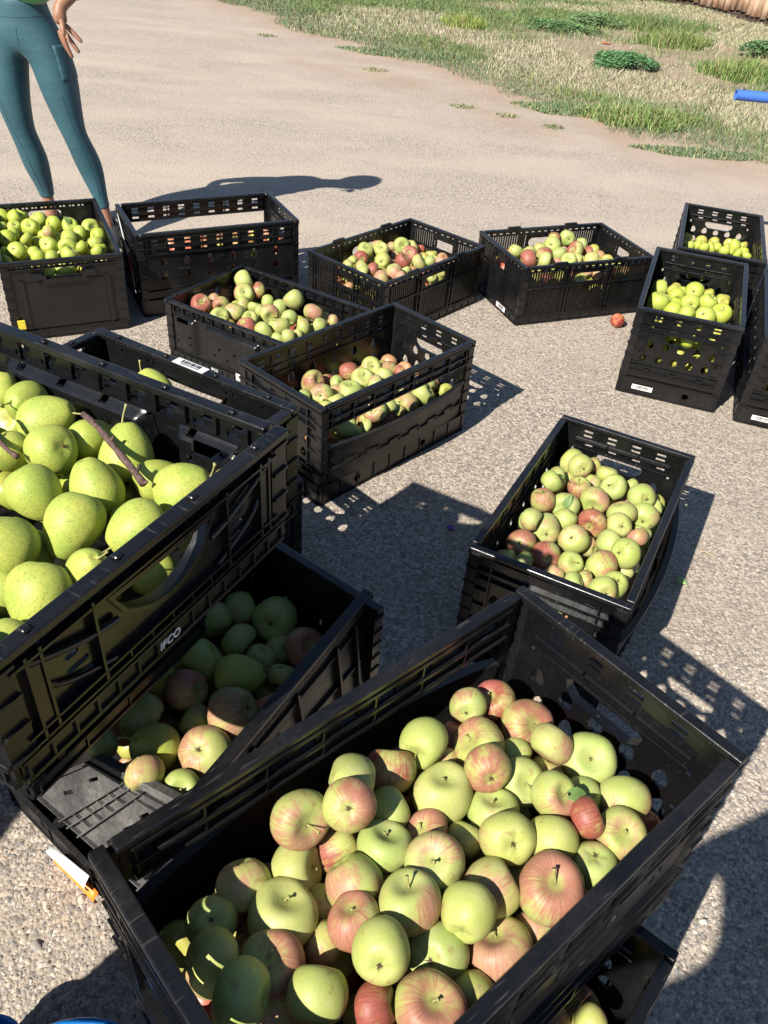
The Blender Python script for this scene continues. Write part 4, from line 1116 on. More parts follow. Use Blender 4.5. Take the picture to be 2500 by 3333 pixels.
FRUIT = """@M|apples in the big front crate
173,728,553,286,r,-50,-16,85,s,0|red apple with stem showing, fifth along the back row in the big front crate
134,703,570,237,p,21,94,-28,c,0|pink-flushed green apple with blossom end, third in back row, big front crate
213,692,557,322,s,41,-60,68,s,0|red-striped apple with stem showing, seventh along the back row in the big front crate
75,634,577,290,g,-41,-90,11,s,0|green apple with stem showing, first along the back row in the big front crate
114,674,532,235,r,78,-45,-44,n,1|red apple, second along the back row in the big front crate
148,648,563,329,s,-72,-12,68,s,0|red-striped apple with stem showing, fourth along the back row in the big front crate
153,597,586,275,s,-12,92,-38,c,0|red-striped apple with blossom end, fifth in second row, big front crate
238,648,579,257,o,-49,-68,-54,n,0|peach-coloured apple, eighth along the back row in the big front crate
289,643,559,329,g,-9,-51,85,s,0|green apple with stem showing, ninth along the back row in the big front crate
104,633,539,233,o,-32,86,41,n,1|peach-coloured apple, fourth along the second row in the big front crate
200,602,557,281,g,19,-63,75,s,0|green apple with stem showing, sixth along the second row in the big front crate
102,575,559,341,y,-2,12,99,s,0|yellow-green apple with stem showing, third along the second row in the big front crate
240,635,536,234,p,-22,-52,-83,n,1|pink-flushed green apple, seventh along the second row in the big front crate
233,573,579,262,p,41,-43,80,s,0|pink-flushed green apple with stem, eighth in second row, big front crate
326,595,553,309,p,-1,-95,-31,s,0|pink-flushed green apple with stem, ninth in third row, big front crate
270,549,576,229,r,89,22,41,n,0|red apple, eighth along the third row in the big front crate
36,598,564,299,r,1,84,55,n,0|red apple, second along the second row in the big front crate
163,561,552,287,g,-12,16,98,s,0|green apple with stem showing, fifth along the third row in the big front crate
174,513,577,299,y,-12,72,-68,c,0|yellow-green apple with blossom end, sixth in third row, big front crate
228,523,567,289,b,15,96,24,n,0|dull olive-brown apple, seventh along the third row in the big front crate
314,543,558,287,p,6,-40,91,s,0|pink-flushed green apple with stem, ninth in fourth row, big front crate
287,541,522,237,o,-65,74,-17,n,1|peach-coloured apple, seventh along the fourth row in the big front crate
275,505,551,280,g,-2,-6,-100,c,0|green apple with blossom end, eighth in fourth row, big front crate
220,463,568,356,s,0,-19,98,s,0|red-striped apple with stem showing, ninth along the fifth row in the big front crate
154,462,558,316,b,83,43,36,n,0|dull olive-brown apple, seventh along the fifth row in the big front crate
198,487,523,253,y,-89,33,-32,n,1|yellow-green apple, eighth along the fifth row in the big front crate
129,525,545,232,b,44,82,37,n,1|dull olive-brown apple, sixth along the fourth row in the big front crate
82,525,553,256,s,-47,-13,87,s,0|red-striped apple with stem showing, fourth along the third row in the big front crate
90,477,573,317,p,-18,-33,93,s,0|pink-flushed green apple with stem, fifth in fourth row, big front crate
63,426,585,311,p,-16,30,94,s,0|pink-flushed green apple with stem, fifth in fifth row, big front crate
125,421,584,285,y,33,94,-10,n,0|yellow-green apple, sixth along the fifth row in the big front crate
95,391,550,314,g,35,65,-68,c,0|green apple with blossom end, seventh in sixth row, big front crate
164,408,534,348,o,-28,33,90,s,0|peach-coloured apple with stem showing, eighth along the sixth row in the big front crate
207,435,524,237,o,11,97,21,n,1|peach-coloured apple, ninth along the sixth row in the big front crate
35,369,598,292,y,7,84,-54,c,0|yellow-green apple with blossom end, sixth in sixth row, big front crate
33,496,567,291,g,9,35,93,s,0|green apple with stem showing, fourth along the fourth row in the big front crate
37,546,563,259,g,82,54,17,n,0|green apple, third along the third row in the big front crate
131,364,535,241,y,20,-94,-27,n,0|yellow-green apple, sixth along the seventh row in the big front crate
87,334,564,327,s,13,-6,99,s,0|red-striped apple with stem showing, fifth along the seventh row in the big front crate
34,329,566,237,r,-92,-2,-40,n,0|red apple, fourth along the seventh row in the big front crate
28,466,528,236,o,-90,-3,-44,n,1|peach-coloured apple, fourth along the fifth row in the big front crate
276,593,552,230,g,-99,-3,-17,n,1|green apple, ninth along the second row in the big front crate
197,648,546,231,y,90,-44,-7,n,1|yellow-green apple, sixth along the back row in the big front crate
-10,557,596,305,y,98,-6,-19,n,0|yellow-green apple, first along the second row in the big front crate
-10,509,623,288,s,2,66,-75,c,0|red-striped apple with blossom end, second in third row, big front crate
-64,502,599,327,p,60,-67,44,s,0|pink-flushed green apple with stem, first in third row, big front crate
-22,504,538,298,r,85,45,27,n,1|red apple, second along the fourth row in the big front crate
-64,472,548,296,y,91,-9,41,s,0|yellow-green apple with stem showing, first along the fourth row in the big front crate
-119,447,549,302,b,36,-70,-62,n,0|dull olive-brown apple, first along the fifth row in the big front crate
-71,415,555,346,y,12,26,96,s,0|yellow-green apple with stem showing, second along the fifth row in the big front crate
-144,402,553,256,g,-10,29,-95,c,0|green apple with blossom end, second in sixth row, big front crate
2,452,566,295,p,65,-58,-50,n,0|pink-flushed green apple, third along the fourth row in the big front crate
-73,360,564,318,s,-13,-5,99,s,0|red-striped apple with stem showing, third along the sixth row in the big front crate
-133,356,567,297,b,88,31,-36,n,0|dull olive-brown apple, first along the sixth row in the big front crate
7,405,576,266,s,-30,27,91,s,0|red-striped apple with stem showing, fifth along the sixth row in the big front crate
-29,442,531,235,b,-1,98,21,n,1|dull olive-brown apple, third along the fifth row in the big front crate
-23,395,540,237,o,-87,41,26,n,1|peach-coloured apple, fourth along the sixth row in the big front crate
-95,319,592,312,g,-97,17,-15,n,0|green apple, first along the seventh row in the big front crate
-24,333,574,290,y,7,96,26,n,0|yellow-green apple, third along the seventh row in the big front crate
-62,335,523,237,b,-96,-21,-16,n,1|dull olive-brown apple, second along the seventh row in the big front crate
@O|apples in the crate standing alone
482,1805,234,337,y,-74,63,23,n,0|yellow-green apple, fourth along the back row in the crate standing alone
492,1752,258,303,p,-16,93,-35,c,0|pink-flushed green apple with blossom end, fifth in back row, crate standing alone
539,1791,238,216,r,-82,3,-57,n,1|red apple, seventh along the back row in the crate standing alone
431,1711,244,283,g,96,-1,30,n,0|green apple, second along the back row in the crate standing alone
405,1659,269,268,g,75,33,57,n,0|green apple, first along the back row in the crate standing alone
565,1752,240,263,y,21,39,89,n,0|yellow-green apple, eighth along the back row in the crate standing alone
572,1691,243,331,g,-63,-28,72,s,0|green apple with stem showing, fifth along the second row in the crate standing alone
625,1733,221,220,g,-57,67,48,n,1|green apple, sixth along the second row in the crate standing alone
465,1743,219,220,s,-30,54,79,n,1|red-striped apple, third along the back row in the crate standing alone
529,1732,223,219,g,-23,-40,-89,n,1|green apple, sixth along the back row in the crate standing alone
484,1679,241,280,s,-28,4,96,s,0|red-striped apple with stem showing, third along the second row in the crate standing alone
382,1604,251,295,s,-30,27,91,s,0|red-striped apple with stem showing, first along the second row in the crate standing alone
439,1603,238,329,g,-35,-87,34,s,0|green apple with stem showing, second along the second row in the crate standing alone
514,1629,245,334,p,-37,-93,-9,s,0|pink-flushed green apple with stem, fourth in second row, crate standing alone
637,1662,242,335,g,-21,87,-44,c,0|green apple with blossom end, seventh in second row, crate standing alone
678,1669,211,222,y,95,8,31,n,1|yellow-green apple, eighth along the second row in the crate standing alone
574,1589,244,334,p,36,-35,-86,n,0|pink-flushed green apple, seventh along the third row in the crate standing alone
633,1600,228,339,g,30,95,-13,c,0|green apple with blossom end, eighth in third row, crate standing alone
497,1542,243,335,r,-55,-83,-1,s,0|red apple with stem showing, fifth along the third row in the crate standing alone
432,1545,243,258,g,-56,-17,-81,n,0|green apple, fourth along the third row in the crate standing alone
340,1497,272,251,p,88,-45,-14,n,0|pink-flushed green apple, second along the third row in the crate standing alone
383,1507,239,336,p,14,96,-25,c,0|pink-flushed green apple with blossom end, third in third row, crate standing alone
557,1534,248,288,y,-5,85,-52,c,0|yellow-green apple with blossom end, sixth in third row, crate standing alone
338,1528,243,215,g,36,1,-93,n,1|green apple, first along the third row in the crate standing alone
442,1470,245,334,b,42,61,-67,c,0|dull olive-brown apple with blossom end, third in fourth row, crate standing alone
320,1448,237,324,s,33,68,-65,c,0|red-striped apple with blossom end, second in fourth row, crate standing alone
602,1518,228,241,s,-39,67,62,n,1|red-striped apple, seventh along the fourth row in the crate standing alone
527,1471,239,304,p,70,50,51,n,0|pink-flushed green apple, fifth along the fourth row in the crate standing alone
485,1483,216,231,o,-62,71,-35,n,1|peach-coloured apple, fourth along the fourth row in the crate standing alone
549,1420,259,331,g,80,46,-37,c,0|green apple with blossom end, sixth in fourth row, crate standing alone
623,1553,214,222,y,31,55,78,n,1|yellow-green apple, eighth along the fourth row in the crate standing alone
373,1412,235,337,r,8,86,-50,n,0|red apple, second along the fifth row in the crate standing alone
424,1389,241,264,g,22,-60,77,s,0|green apple with stem showing, fourth along the fifth row in the crate standing alone
496,1391,240,336,s,-49,83,26,n,0|red-striped apple, sixth along the fifth row in the crate standing alone
389,1363,229,218,o,-39,-40,-83,n,1|peach-coloured apple, third along the fifth row in the crate standing alone
457,1394,211,221,o,2,77,63,n,1|peach-coloured apple, fifth along the fifth row in the crate standing alone
453,1342,236,221,r,96,0,28,n,0|red apple, third along the sixth row in the crate standing alone
422,1318,249,227,g,-78,14,-61,n,0|green apple, second along the sixth row in the crate standing alone
482,1299,249,302,p,-8,88,-47,c,0|pink-flushed green apple with blossom end, fourth in sixth row, crate standing alone
517,1338,234,288,g,-6,38,-92,c,0|green apple with blossom end, fifth in sixth row, crate standing alone
281,1405,231,218,b,-22,56,80,n,1|dull olive-brown apple, first along the fourth row in the crate standing alone
323,1399,228,218,g,62,-55,-55,n,1|green apple, first along the fifth row in the crate standing alone
576,1451,196,226,o,-24,-40,-89,n,1|peach-coloured apple, eighth along the fifth row in the crate standing alone
560,1417,210,222,b,-85,-1,-53,n,1|dull olive-brown apple, seventh along the fifth row in the crate standing alone
385,1277,214,221,y,79,-29,-54,n,1|yellow-green apple, first along the sixth row in the crate standing alone
@I|apples in the gap-sided crate
-246,2152,203,341,r,70,-37,61,s,0|red apple with stem showing, first along the second row in the gap-sided crate
-208,2215,175,225,r,-98,4,-18,n,1|red apple, second along the second row in the gap-sided crate
-213,2087,201,331,p,2,88,-48,c,0|pink-flushed green apple with blossom end, second in third row, gap-sided crate
-259,2062,204,223,g,-100,9,0,n,0|green apple, first along the third row in the gap-sided crate
-176,2192,188,222,g,-69,50,-52,n,1|green apple, third along the second row in the gap-sided crate
-145,2243,201,292,r,-94,-2,-34,n,0|red apple, first along the back row in the gap-sided crate
-130,2123,203,341,g,-1,0,100,s,0|green apple with stem showing, fourth along the second row in the gap-sided crate
-180,2147,181,230,o,88,4,-47,n,1|peach-coloured apple, third along the third row in the gap-sided crate
-100,2205,201,342,y,11,-48,87,s,0|yellow-green apple with stem showing, second along the back row in the gap-sided crate
-79,2265,206,328,y,15,-73,67,s,0|yellow-green apple with stem showing, third along the back row in the gap-sided crate
-26,2280,196,284,r,-4,91,41,n,0|red apple, fifth along the back row in the gap-sided crate
-36,2227,204,279,y,22,76,61,n,0|yellow-green apple, fourth along the back row in the gap-sided crate
12,2254,207,223,r,76,44,48,n,0|red apple, sixth along the back row in the gap-sided crate
-60,2164,209,273,y,99,9,-7,n,0|yellow-green apple, fifth along the second row in the gap-sided crate
-166,2052,201,291,p,-54,49,68,n,0|pink-flushed green apple, second along the fourth row in the gap-sided crate
-192,2013,208,223,o,-33,57,75,n,0|peach-coloured apple, first along the fourth row in the gap-sided crate
-128,1968,175,341,g,93,36,8,n,0|green apple, first along the fifth row in the gap-sided crate
-76,2058,137,323,r,95,17,-26,n,0|red apple, third along the fifth row in the gap-sided crate
-53,2055,187,345,p,-31,-74,60,s,0|pink-flushed green apple with stem, third in fourth row, gap-sided crate
-74,2014,152,238,y,99,6,-16,n,0|yellow-green apple, fourth along the fifth row in the gap-sided crate
-15,2081,141,244,r,88,-30,-38,n,0|red apple, fifth along the fifth row in the gap-sided crate
-13,2088,183,223,g,-53,65,54,n,1|green apple, fourth along the fourth row in the gap-sided crate
28,2206,153,309,o,17,-53,-83,n,0|peach-coloured apple, fourth along the third row in the gap-sided crate
37,2155,160,342,o,-75,-51,42,s,0|peach-coloured apple with stem showing, sixth along the fourth row in the gap-sided crate
88,2215,164,348,g,77,2,64,s,0|green apple with stem showing, sixth along the third row in the gap-sided crate
100,2262,168,256,p,-70,60,38,n,0|pink-flushed green apple, sixth along the second row in the gap-sided crate
12,2112,159,228,g,3,-45,-89,n,1|green apple, fifth along the fourth row in the gap-sided crate
64,2251,145,230,r,-84,27,-47,n,1|red apple, fifth along the third row in the gap-sided crate
-98,1987,142,230,g,-93,36,-2,n,1|green apple, second along the fifth row in the gap-sided crate
@C|apples in the crate with moulded panels
-591,2875,189,342,y,84,43,33,n,0|yellow-green apple, second along the back row in the crate with moulded panels
-578,2813,167,348,p,19,-69,70,s,0|pink-flushed green apple with stem, third in back row, crate with moulded panels
-532,2849,168,279,r,-84,2,55,n,0|red apple, fourth along the back row in the crate with moulded panels
-704,2679,173,346,r,26,-58,77,s,0|red apple with stem showing, first along the second row in the crate with moulded panels
-675,2752,162,225,o,77,63,-10,n,1|peach-coloured apple, first along the back row in the crate with moulded panels
-638,2697,170,299,s,30,-94,-17,s,0|red-striped apple with stem, second in second row, crate with moulded panels
-580,2650,170,347,o,-23,-29,-93,n,0|peach-coloured apple, second along the third row in the crate with moulded panels
-572,2759,149,274,y,-97,-11,22,n,1|yellow-green apple, third along the second row in the crate with moulded panels
-622,2600,170,311,y,42,-61,68,s,0|yellow-green apple with stem, first in third row, crate with moulded panels
-490,2804,148,245,g,93,30,-20,n,1|green apple, fifth along the back row in the crate with moulded panels
-528,2746,149,227,g,23,42,88,n,1|green apple, fourth along the second row in the crate with moulded panels
-518,2603,170,282,p,21,-45,87,s,0|pink-flushed green apple with stem, third in third row, crate with moulded panels
-460,2656,170,347,p,40,-91,6,s,0|pink-flushed green apple with stem, fourth in third row, crate with moulded panels
-439,2758,148,305,g,-99,-13,-2,n,1|green apple, sixth along the second row in the crate with moulded panels
-387,2763,183,343,y,-65,7,76,n,0|yellow-green apple, sixth along the back row in the crate with moulded panels
-386,2641,170,284,p,-8,-92,-38,s,0|pink-flushed green apple with stem, fifth in third row, crate with moulded panels
-308,2685,174,346,p,36,68,64,n,0|pink-flushed green apple, sixth along the third row in the crate with moulded panels
-410,2567,170,347,y,-11,27,96,s,0|yellow-green apple with stem, second in fourth row, crate with moulded panels
-519,2542,170,326,r,38,39,-84,n,0|red apple, first along the fourth row in the crate with moulded panels
-458,2524,170,305,g,69,63,36,n,0|green apple, first along the fifth row in the crate with moulded panels
-328,2564,179,258,g,96,28,0,n,0|green apple, third along the fourth row in the crate with moulded panels
-277,2599,170,261,g,95,-14,-28,n,0|green apple, fourth along the fourth row in the crate with moulded panels
-234,2642,170,229,o,-96,-22,18,n,0|peach-coloured apple, sixth along the fourth row in the crate with moulded panels
-270,2707,144,228,g,-92,-4,39,n,1|green apple, fifth along the fourth row in the crate with moulded panels
-332,2595,138,303,g,64,37,68,n,1|green apple, fifth along the fifth row in the crate with moulded panels
-368,2487,177,243,y,97,24,-7,n,0|yellow-green apple, third along the fifth row in the crate with moulded panels
-345,2521,163,229,o,-56,-13,82,n,0|peach-coloured apple, fourth along the fifth row in the crate with moulded panels
-408,2515,148,228,g,42,62,66,n,1|green apple, second along the fifth row in the crate with moulded panels
-501,2713,151,227,g,-90,3,44,n,1|green apple, fifth along the second row in the crate with moulded panels
@D|apples in the slatted crate beside the empty crate
-168,3251,200,306,y,37,-43,82,s,0|yellow-green apple with stem, first in back row, slatted crate beside the empty crate
-179,3203,183,271,r,-24,93,-29,c,0|red apple with blossom end, second in second row, slatted crate beside the empty crate
-214,3175,180,224,y,71,-26,-65,n,0|yellow-green apple, first along the second row in the slatted crate beside the empty crate
-228,3135,176,227,o,89,26,-39,n,0|peach-coloured apple, first along the third row in the slatted crate beside the empty crate
-120,3319,194,252,p,-12,49,86,n,0|pink-flushed green apple, second in back row, slatted crate beside the empty crate
-103,3273,198,306,y,-3,-47,88,s,0|yellow-green apple with stem, third in back row, slatted crate beside the empty crate
-94,3218,175,312,y,13,97,-19,c,0|yellow-green apple with blossom end, third in second row, slatted crate beside the empty crate
-63,3393,169,214,o,69,45,56,n,1|peach-coloured apple, fourth along the back row in the slatted crate beside the empty crate
-25,3374,186,310,g,23,-90,36,s,0|green apple with stem, fifth in back row, slatted crate beside the empty crate
25,3400,175,236,p,78,10,62,n,0|pink-flushed green apple, seventh in back row, slatted crate beside the empty crate
-169,3136,172,283,p,59,42,69,n,0|pink-flushed green apple, second in third row, slatted crate beside the empty crate
-126,3111,178,260,r,100,-2,8,n,0|red apple, third along the third row in the slatted crate beside the empty crate
-164,3076,175,278,y,94,-10,-32,n,0|yellow-green apple, first along the fourth row in the slatted crate beside the empty crate
-89,3038,175,312,o,86,34,38,n,0|peach-coloured apple, second along the fourth row in the slatted crate beside the empty crate
-42,3113,174,313,o,33,-3,-94,n,0|peach-coloured apple, third along the fourth row in the slatted crate beside the empty crate
-13,3230,175,312,r,52,-8,85,s,0|red apple with stem, fourth in third row, slatted crate beside the empty crate
-45,3341,153,223,o,12,-30,-95,n,1|peach-coloured apple, fourth along the second row in the slatted crate beside the empty crate
14,3320,175,312,r,-11,-81,57,s,0|red apple with stem, sixth in back row, slatted crate beside the empty crate
53,3236,175,312,p,79,-1,61,n,0|pink-flushed green apple, seventh in third row, slatted crate beside the empty crate
96,3262,175,218,g,31,-9,-95,n,0|green apple, fifth along the second row in the slatted crate beside the empty crate
119,3323,153,205,y,-48,-43,-76,n,1|yellow-green apple, sixth along the second row in the slatted crate beside the empty crate
140,3269,175,205,o,-3,51,86,n,0|peach-coloured apple, seventh along the second row in the slatted crate beside the empty crate
3,3178,158,204,y,-47,37,80,n,1|yellow-green apple, fifth along the third row in the slatted crate beside the empty crate
30,3202,148,205,r,95,23,-22,n,1|red apple, sixth along the third row in the slatted crate beside the empty crate
-15,3072,176,208,o,-36,55,76,n,0|peach-coloured apple, fourth along the fourth row in the slatted crate beside the empty crate
108,3118,165,206,y,-49,64,-59,c,0|yellow-green apple with blossom end, fifth in fourth row, slatted crate beside the empty crate
145,3203,153,226,o,-3,48,88,n,1|peach-coloured apple, sixth along the fourth row in the slatted crate beside the empty crate
@E|apples in the slatted crate beside the peach
689,3573,207,322,g,-14,97,-19,c,0|green apple with blossom end, fifth in back row, slatted crate beside the peach
630,3555,209,248,r,-6,-8,-100,n,0|red apple, third along the back row in the slatted crate beside the peach
619,3506,196,337,g,44,85,-28,c,0|green apple with blossom end, second in back row, slatted crate beside the peach
756,3587,180,279,g,24,68,-69,c,0|green apple with blossom end, sixth in back row, slatted crate beside the peach
458,3440,180,292,y,39,40,83,n,0|yellow-green apple, first along the second row in the slatted crate beside the peach
567,3494,181,252,y,-21,-7,-97,n,0|yellow-green apple, first along the back row in the slatted crate beside the peach
515,3432,180,281,y,55,-18,-81,n,0|yellow-green apple, second along the second row in the slatted crate beside the peach
723,3510,180,342,r,-66,-67,33,s,0|red apple with stem, fifth in second row, slatted crate beside the peach
579,3439,180,342,r,20,-28,-94,n,0|red apple, third along the second row in the slatted crate beside the peach
646,3449,179,303,g,-38,28,88,n,0|green apple, fourth along the second row in the slatted crate beside the peach
689,3584,158,224,o,73,32,60,n,1|peach-coloured apple, fourth along the back row in the slatted crate beside the peach
793,3557,158,256,r,92,3,38,n,1|red apple, sixth along the second row in the slatted crate beside the peach
507,3364,180,342,r,95,20,24,n,0|red apple, first along the third row in the slatted crate beside the peach
574,3347,186,317,y,97,-25,-3,n,0|yellow-green apple, second along the third row in the slatted crate beside the peach
677,3376,184,298,y,-13,-68,72,s,0|yellow-green apple with stem, fourth in third row, slatted crate beside the peach
719,3405,176,258,y,-90,44,-5,n,0|yellow-green apple, fifth along the third row in the slatted crate beside the peach
778,3408,180,333,o,97,-23,3,n,0|peach-coloured apple, sixth along the third row in the slatted crate beside the peach
556,3377,151,225,o,57,-45,-68,n,1|peach-coloured apple, first along the fourth row in the slatted crate beside the peach
634,3405,158,226,o,70,-46,-56,n,1|peach-coloured apple, third along the third row in the slatted crate beside the peach
745,3313,158,253,o,35,71,62,n,1|peach-coloured apple, second along the fourth row in the slatted crate beside the peach
793,3321,158,254,o,70,-20,-68,n,1|peach-coloured apple, third along the fourth row in the slatted crate beside the peach
834,3396,180,236,g,17,-37,-91,n,0|green apple, fourth along the fourth row in the slatted crate beside the peach
@F|apples in the crate with barcode label
969,3015,241,298,g,98,-5,18,n,0|green apple, first along the back row in the crate with barcode label
929,2872,250,343,g,16,8,98,s,0|green apple with stem showing, second along the back row in the crate with barcode label
963,2913,234,267,y,84,31,45,n,0|yellow-green apple, first along the second row in the crate with barcode label
1018,2967,237,299,y,1,-99,-12,s,0|yellow-green apple with stem, third in back row, crate with barcode label
1064,3045,218,239,y,96,-20,-22,n,1|yellow-green apple, fourth along the back row in the crate with barcode label
1095,3009,243,339,y,42,85,-33,c,0|yellow-green apple with blossom end, fifth in back row, crate with barcode label
1052,2897,242,321,y,10,98,-19,c,0|yellow-green apple with blossom end, third in second row, crate with barcode label
1116,2902,250,321,y,36,-17,92,s,0|yellow-green apple with stem, fifth in second row, crate with barcode label
974,2831,238,324,y,80,-44,-41,n,0|yellow-green apple, first along the third row in the crate with barcode label
1011,2784,246,320,y,-71,67,21,n,0|yellow-green apple, second along the third row in the crate with barcode label
1081,2792,242,352,y,57,60,-56,c,0|yellow-green apple with blossom end, third in third row, crate with barcode label
1145,2925,213,244,y,93,-33,-19,n,1|yellow-green apple, fourth along the third row in the crate with barcode label
1147,2821,245,346,y,-15,-39,91,s,0|yellow-green apple with stem, fifth in third row, crate with barcode label
1104,2941,217,239,y,36,-16,-92,n,1|yellow-green apple, fourth along the second row in the crate with barcode label
1008,2921,222,238,y,89,-41,-18,n,1|yellow-green apple, second along the second row in the crate with barcode label
949,2674,220,243,y,-69,44,58,n,1|yellow-green apple, first along the fourth row in the crate with barcode label
987,2634,220,278,y,91,-11,41,n,1|yellow-green apple, second along the fourth row in the crate with barcode label
1034,2643,215,239,y,51,-7,85,n,1|yellow-green apple, third along the fourth row in the crate with barcode label
@G|apples in the rear crate of yellow apples
1279,3657,196,213,y,-30,48,82,n,0|yellow-green apple, second along the back row in the rear crate of yellow apples
1299,3621,202,211,y,-33,45,83,n,0|yellow-green apple, first along the second row in the rear crate of yellow apples
1335,3638,197,232,y,78,-22,58,n,0|yellow-green apple, second along the second row in the rear crate of yellow apples
1368,3662,193,214,y,42,-52,-74,n,0|yellow-green apple, third along the back row in the rear crate of yellow apples
1388,3615,197,231,y,8,42,90,n,0|yellow-green apple, third along the second row in the rear crate of yellow apples
1460,3701,195,259,y,-50,22,-84,n,0|yellow-green apple, fourth along the back row in the rear crate of yellow apples
1441,3594,197,201,y,-85,32,42,n,0|yellow-green apple, first along the third row in the rear crate of yellow apples
1476,3616,197,202,y,-76,55,35,n,0|yellow-green apple, second along the third row in the rear crate of yellow apples
1476,3578,198,200,y,48,-3,88,n,0|yellow-green apple, third along the third row in the rear crate of yellow apples
1246,3643,198,170,y,97,3,-24,n,0|yellow-green apple, first along the back row in the rear crate of yellow apples
1439,3672,177,169,y,-8,-10,-99,n,1|yellow-green apple, fourth along the second row in the rear crate of yellow apples
@A|apples in the crate at the person's feet
-1610,3205,247,269,y,-96,-26,-5,n,0|yellow-green apple, first along the back row in the crate at the person's feet
-1582,3143,246,273,y,-80,-38,47,n,0|yellow-green apple, second along the back row in the crate at the person's feet
-1527,3186,245,250,y,27,36,89,n,0|yellow-green apple, fifth along the back row in the crate at the person's feet
-1532,3138,251,264,y,81,34,48,n,0|yellow-green apple, fourth along the back row in the crate at the person's feet
-1544,3044,247,207,o,6,-40,-91,n,0|peach-coloured apple, first along the second row in the crate at the person's feet
-1500,3055,247,251,y,-42,57,-71,c,0|yellow-green apple with blossom end, third in back row, crate at the person's feet
-1442,3064,247,315,y,-26,77,-58,c,0|yellow-green apple with blossom end, third in second row, crate at the person's feet
-1445,3150,247,308,y,34,16,-93,n,0|yellow-green apple, sixth along the back row in the crate at the person's feet
-1373,3115,247,297,y,59,74,-33,c,0|yellow-green apple with blossom end, seventh in back row, crate at the person's feet
-1354,3021,251,257,o,-95,-16,-26,n,0|peach-coloured apple, fifth along the second row in the crate at the person's feet
-1475,2981,247,230,y,-93,-36,-10,n,0|yellow-green apple, second along the second row in the crate at the person's feet
-1478,2931,247,308,y,-16,92,-35,c,0|yellow-green apple with blossom end, first in third row, crate at the person's feet
-1394,2818,249,315,y,12,69,-72,c,0|yellow-green apple with blossom end, second in fourth row, crate at the person's feet
-1405,2935,252,235,y,-72,0,70,s,0|yellow-green apple with stem, second in third row, crate at the person's feet
-1419,2955,220,208,y,64,62,46,n,1|yellow-green apple, third along the third row in the crate at the person's feet
-1386,3047,225,218,y,-78,-15,-61,n,1|yellow-green apple, fourth along the second row in the crate at the person's feet
-1389,2983,225,207,y,-34,48,81,n,1|yellow-green apple, fourth along the third row in the crate at the person's feet
-1311,2903,247,315,y,9,84,-54,c,0|yellow-green apple with blossom end, fifth in third row, crate at the person's feet
-1328,2824,246,260,y,-68,-39,-63,n,0|yellow-green apple, third along the fourth row in the crate at the person's feet
-1304,2784,249,234,y,-18,60,78,n,0|yellow-green apple, second along the fifth row in the crate at the person's feet
-1306,3110,247,305,y,45,-49,75,s,0|yellow-green apple with stem, eighth in back row, crate at the person's feet
-1246,3038,247,308,y,89,38,-26,n,0|yellow-green apple, sixth along the second row in the crate at the person's feet
-1228,3114,247,315,y,65,-67,37,s,0|yellow-green apple with stem, seventh in second row, crate at the person's feet
-1175,3039,247,275,y,45,85,-27,c,0|yellow-green apple with blossom end, eighth in second row, crate at the person's feet
-1265,2982,247,315,y,81,50,-30,n,0|yellow-green apple, seventh along the third row in the crate at the person's feet
-1243,2908,247,315,y,30,-94,15,s,0|yellow-green apple with stem, fourth in fourth row, crate at the person's feet
-1210,2837,247,308,y,49,21,85,n,0|yellow-green apple, sixth along the fifth row in the crate at the person's feet
-1195,2917,247,207,y,-80,0,60,n,0|yellow-green apple, fifth along the fourth row in the crate at the person's feet
-1191,2960,223,207,y,-31,24,92,n,1|yellow-green apple, sixth along the fourth row in the crate at the person's feet
-1156,2958,249,269,y,23,-38,-89,n,0|yellow-green apple, eighth along the third row in the crate at the person's feet
-1127,2921,244,226,y,-13,34,93,n,0|yellow-green apple, eighth along the fourth row in the crate at the person's feet
-1123,2880,251,216,y,-57,14,81,s,0|yellow-green apple with stem, seventh in fourth row, crate at the person's feet
-1264,2803,247,235,y,-98,-19,11,n,0|yellow-green apple, fourth along the fifth row in the crate at the person's feet
-1334,3045,221,207,y,-98,-22,2,n,1|yellow-green apple, sixth along the third row in the crate at the person's feet
-1441,2810,245,207,y,-67,3,74,n,0|yellow-green apple, first along the fourth row in the crate at the person's feet
-1400,2733,247,207,y,48,65,59,n,0|yellow-green apple, first along the fifth row in the crate at the person's feet
-1206,2760,225,315,y,-65,4,-76,n,1|yellow-green apple, fifth along the fifth row in the crate at the person's feet
-1250,2718,225,246,y,-55,-16,82,n,1|yellow-green apple, third along the fifth row in the crate at the person's feet
@L|apples in the shaded crate below the pears
-204,1174,206,449,g,15,86,-49,c,0|green apple with blossom end, fourth in back row, shaded crate below the pears
-279,1196,205,355,p,-89,-41,-21,n,0|pink-flushed green apple, third along the back row in the shaded crate below the pears
-267,1107,208,349,p,85,-37,-36,n,0|pink-flushed green apple, second along the back row in the shaded crate below the pears
-330,1153,213,366,g,-48,82,32,n,0|green apple, first along the back row in the shaded crate below the pears
-133,1096,215,384,s,46,-45,76,s,0|red-striped apple with stem, sixth in back row, shaded crate below the pears
-184,1115,181,295,g,-58,43,-69,n,1|green apple, fifth along the back row in the shaded crate below the pears
-218,1075,194,292,b,50,32,81,n,1|dull olive-brown apple, fifth along the second row in the shaded crate below the pears
-327,1049,209,422,g,-73,-42,-54,n,0|green apple, third along the second row in the shaded crate below the pears
-337,973,210,371,s,89,-15,43,s,0|red-striped apple with stem, second in second row, shaded crate below the pears
-241,925,218,445,p,-82,4,-58,c,0|pink-flushed green apple with blossom end, fifth in third row, shaded crate below the pears
-183,957,200,296,s,-52,58,63,n,0|red-striped apple, sixth along the third row in the shaded crate below the pears
-406,914,197,405,g,94,-9,-32,n,0|green apple, second along the third row in the shaded crate below the pears
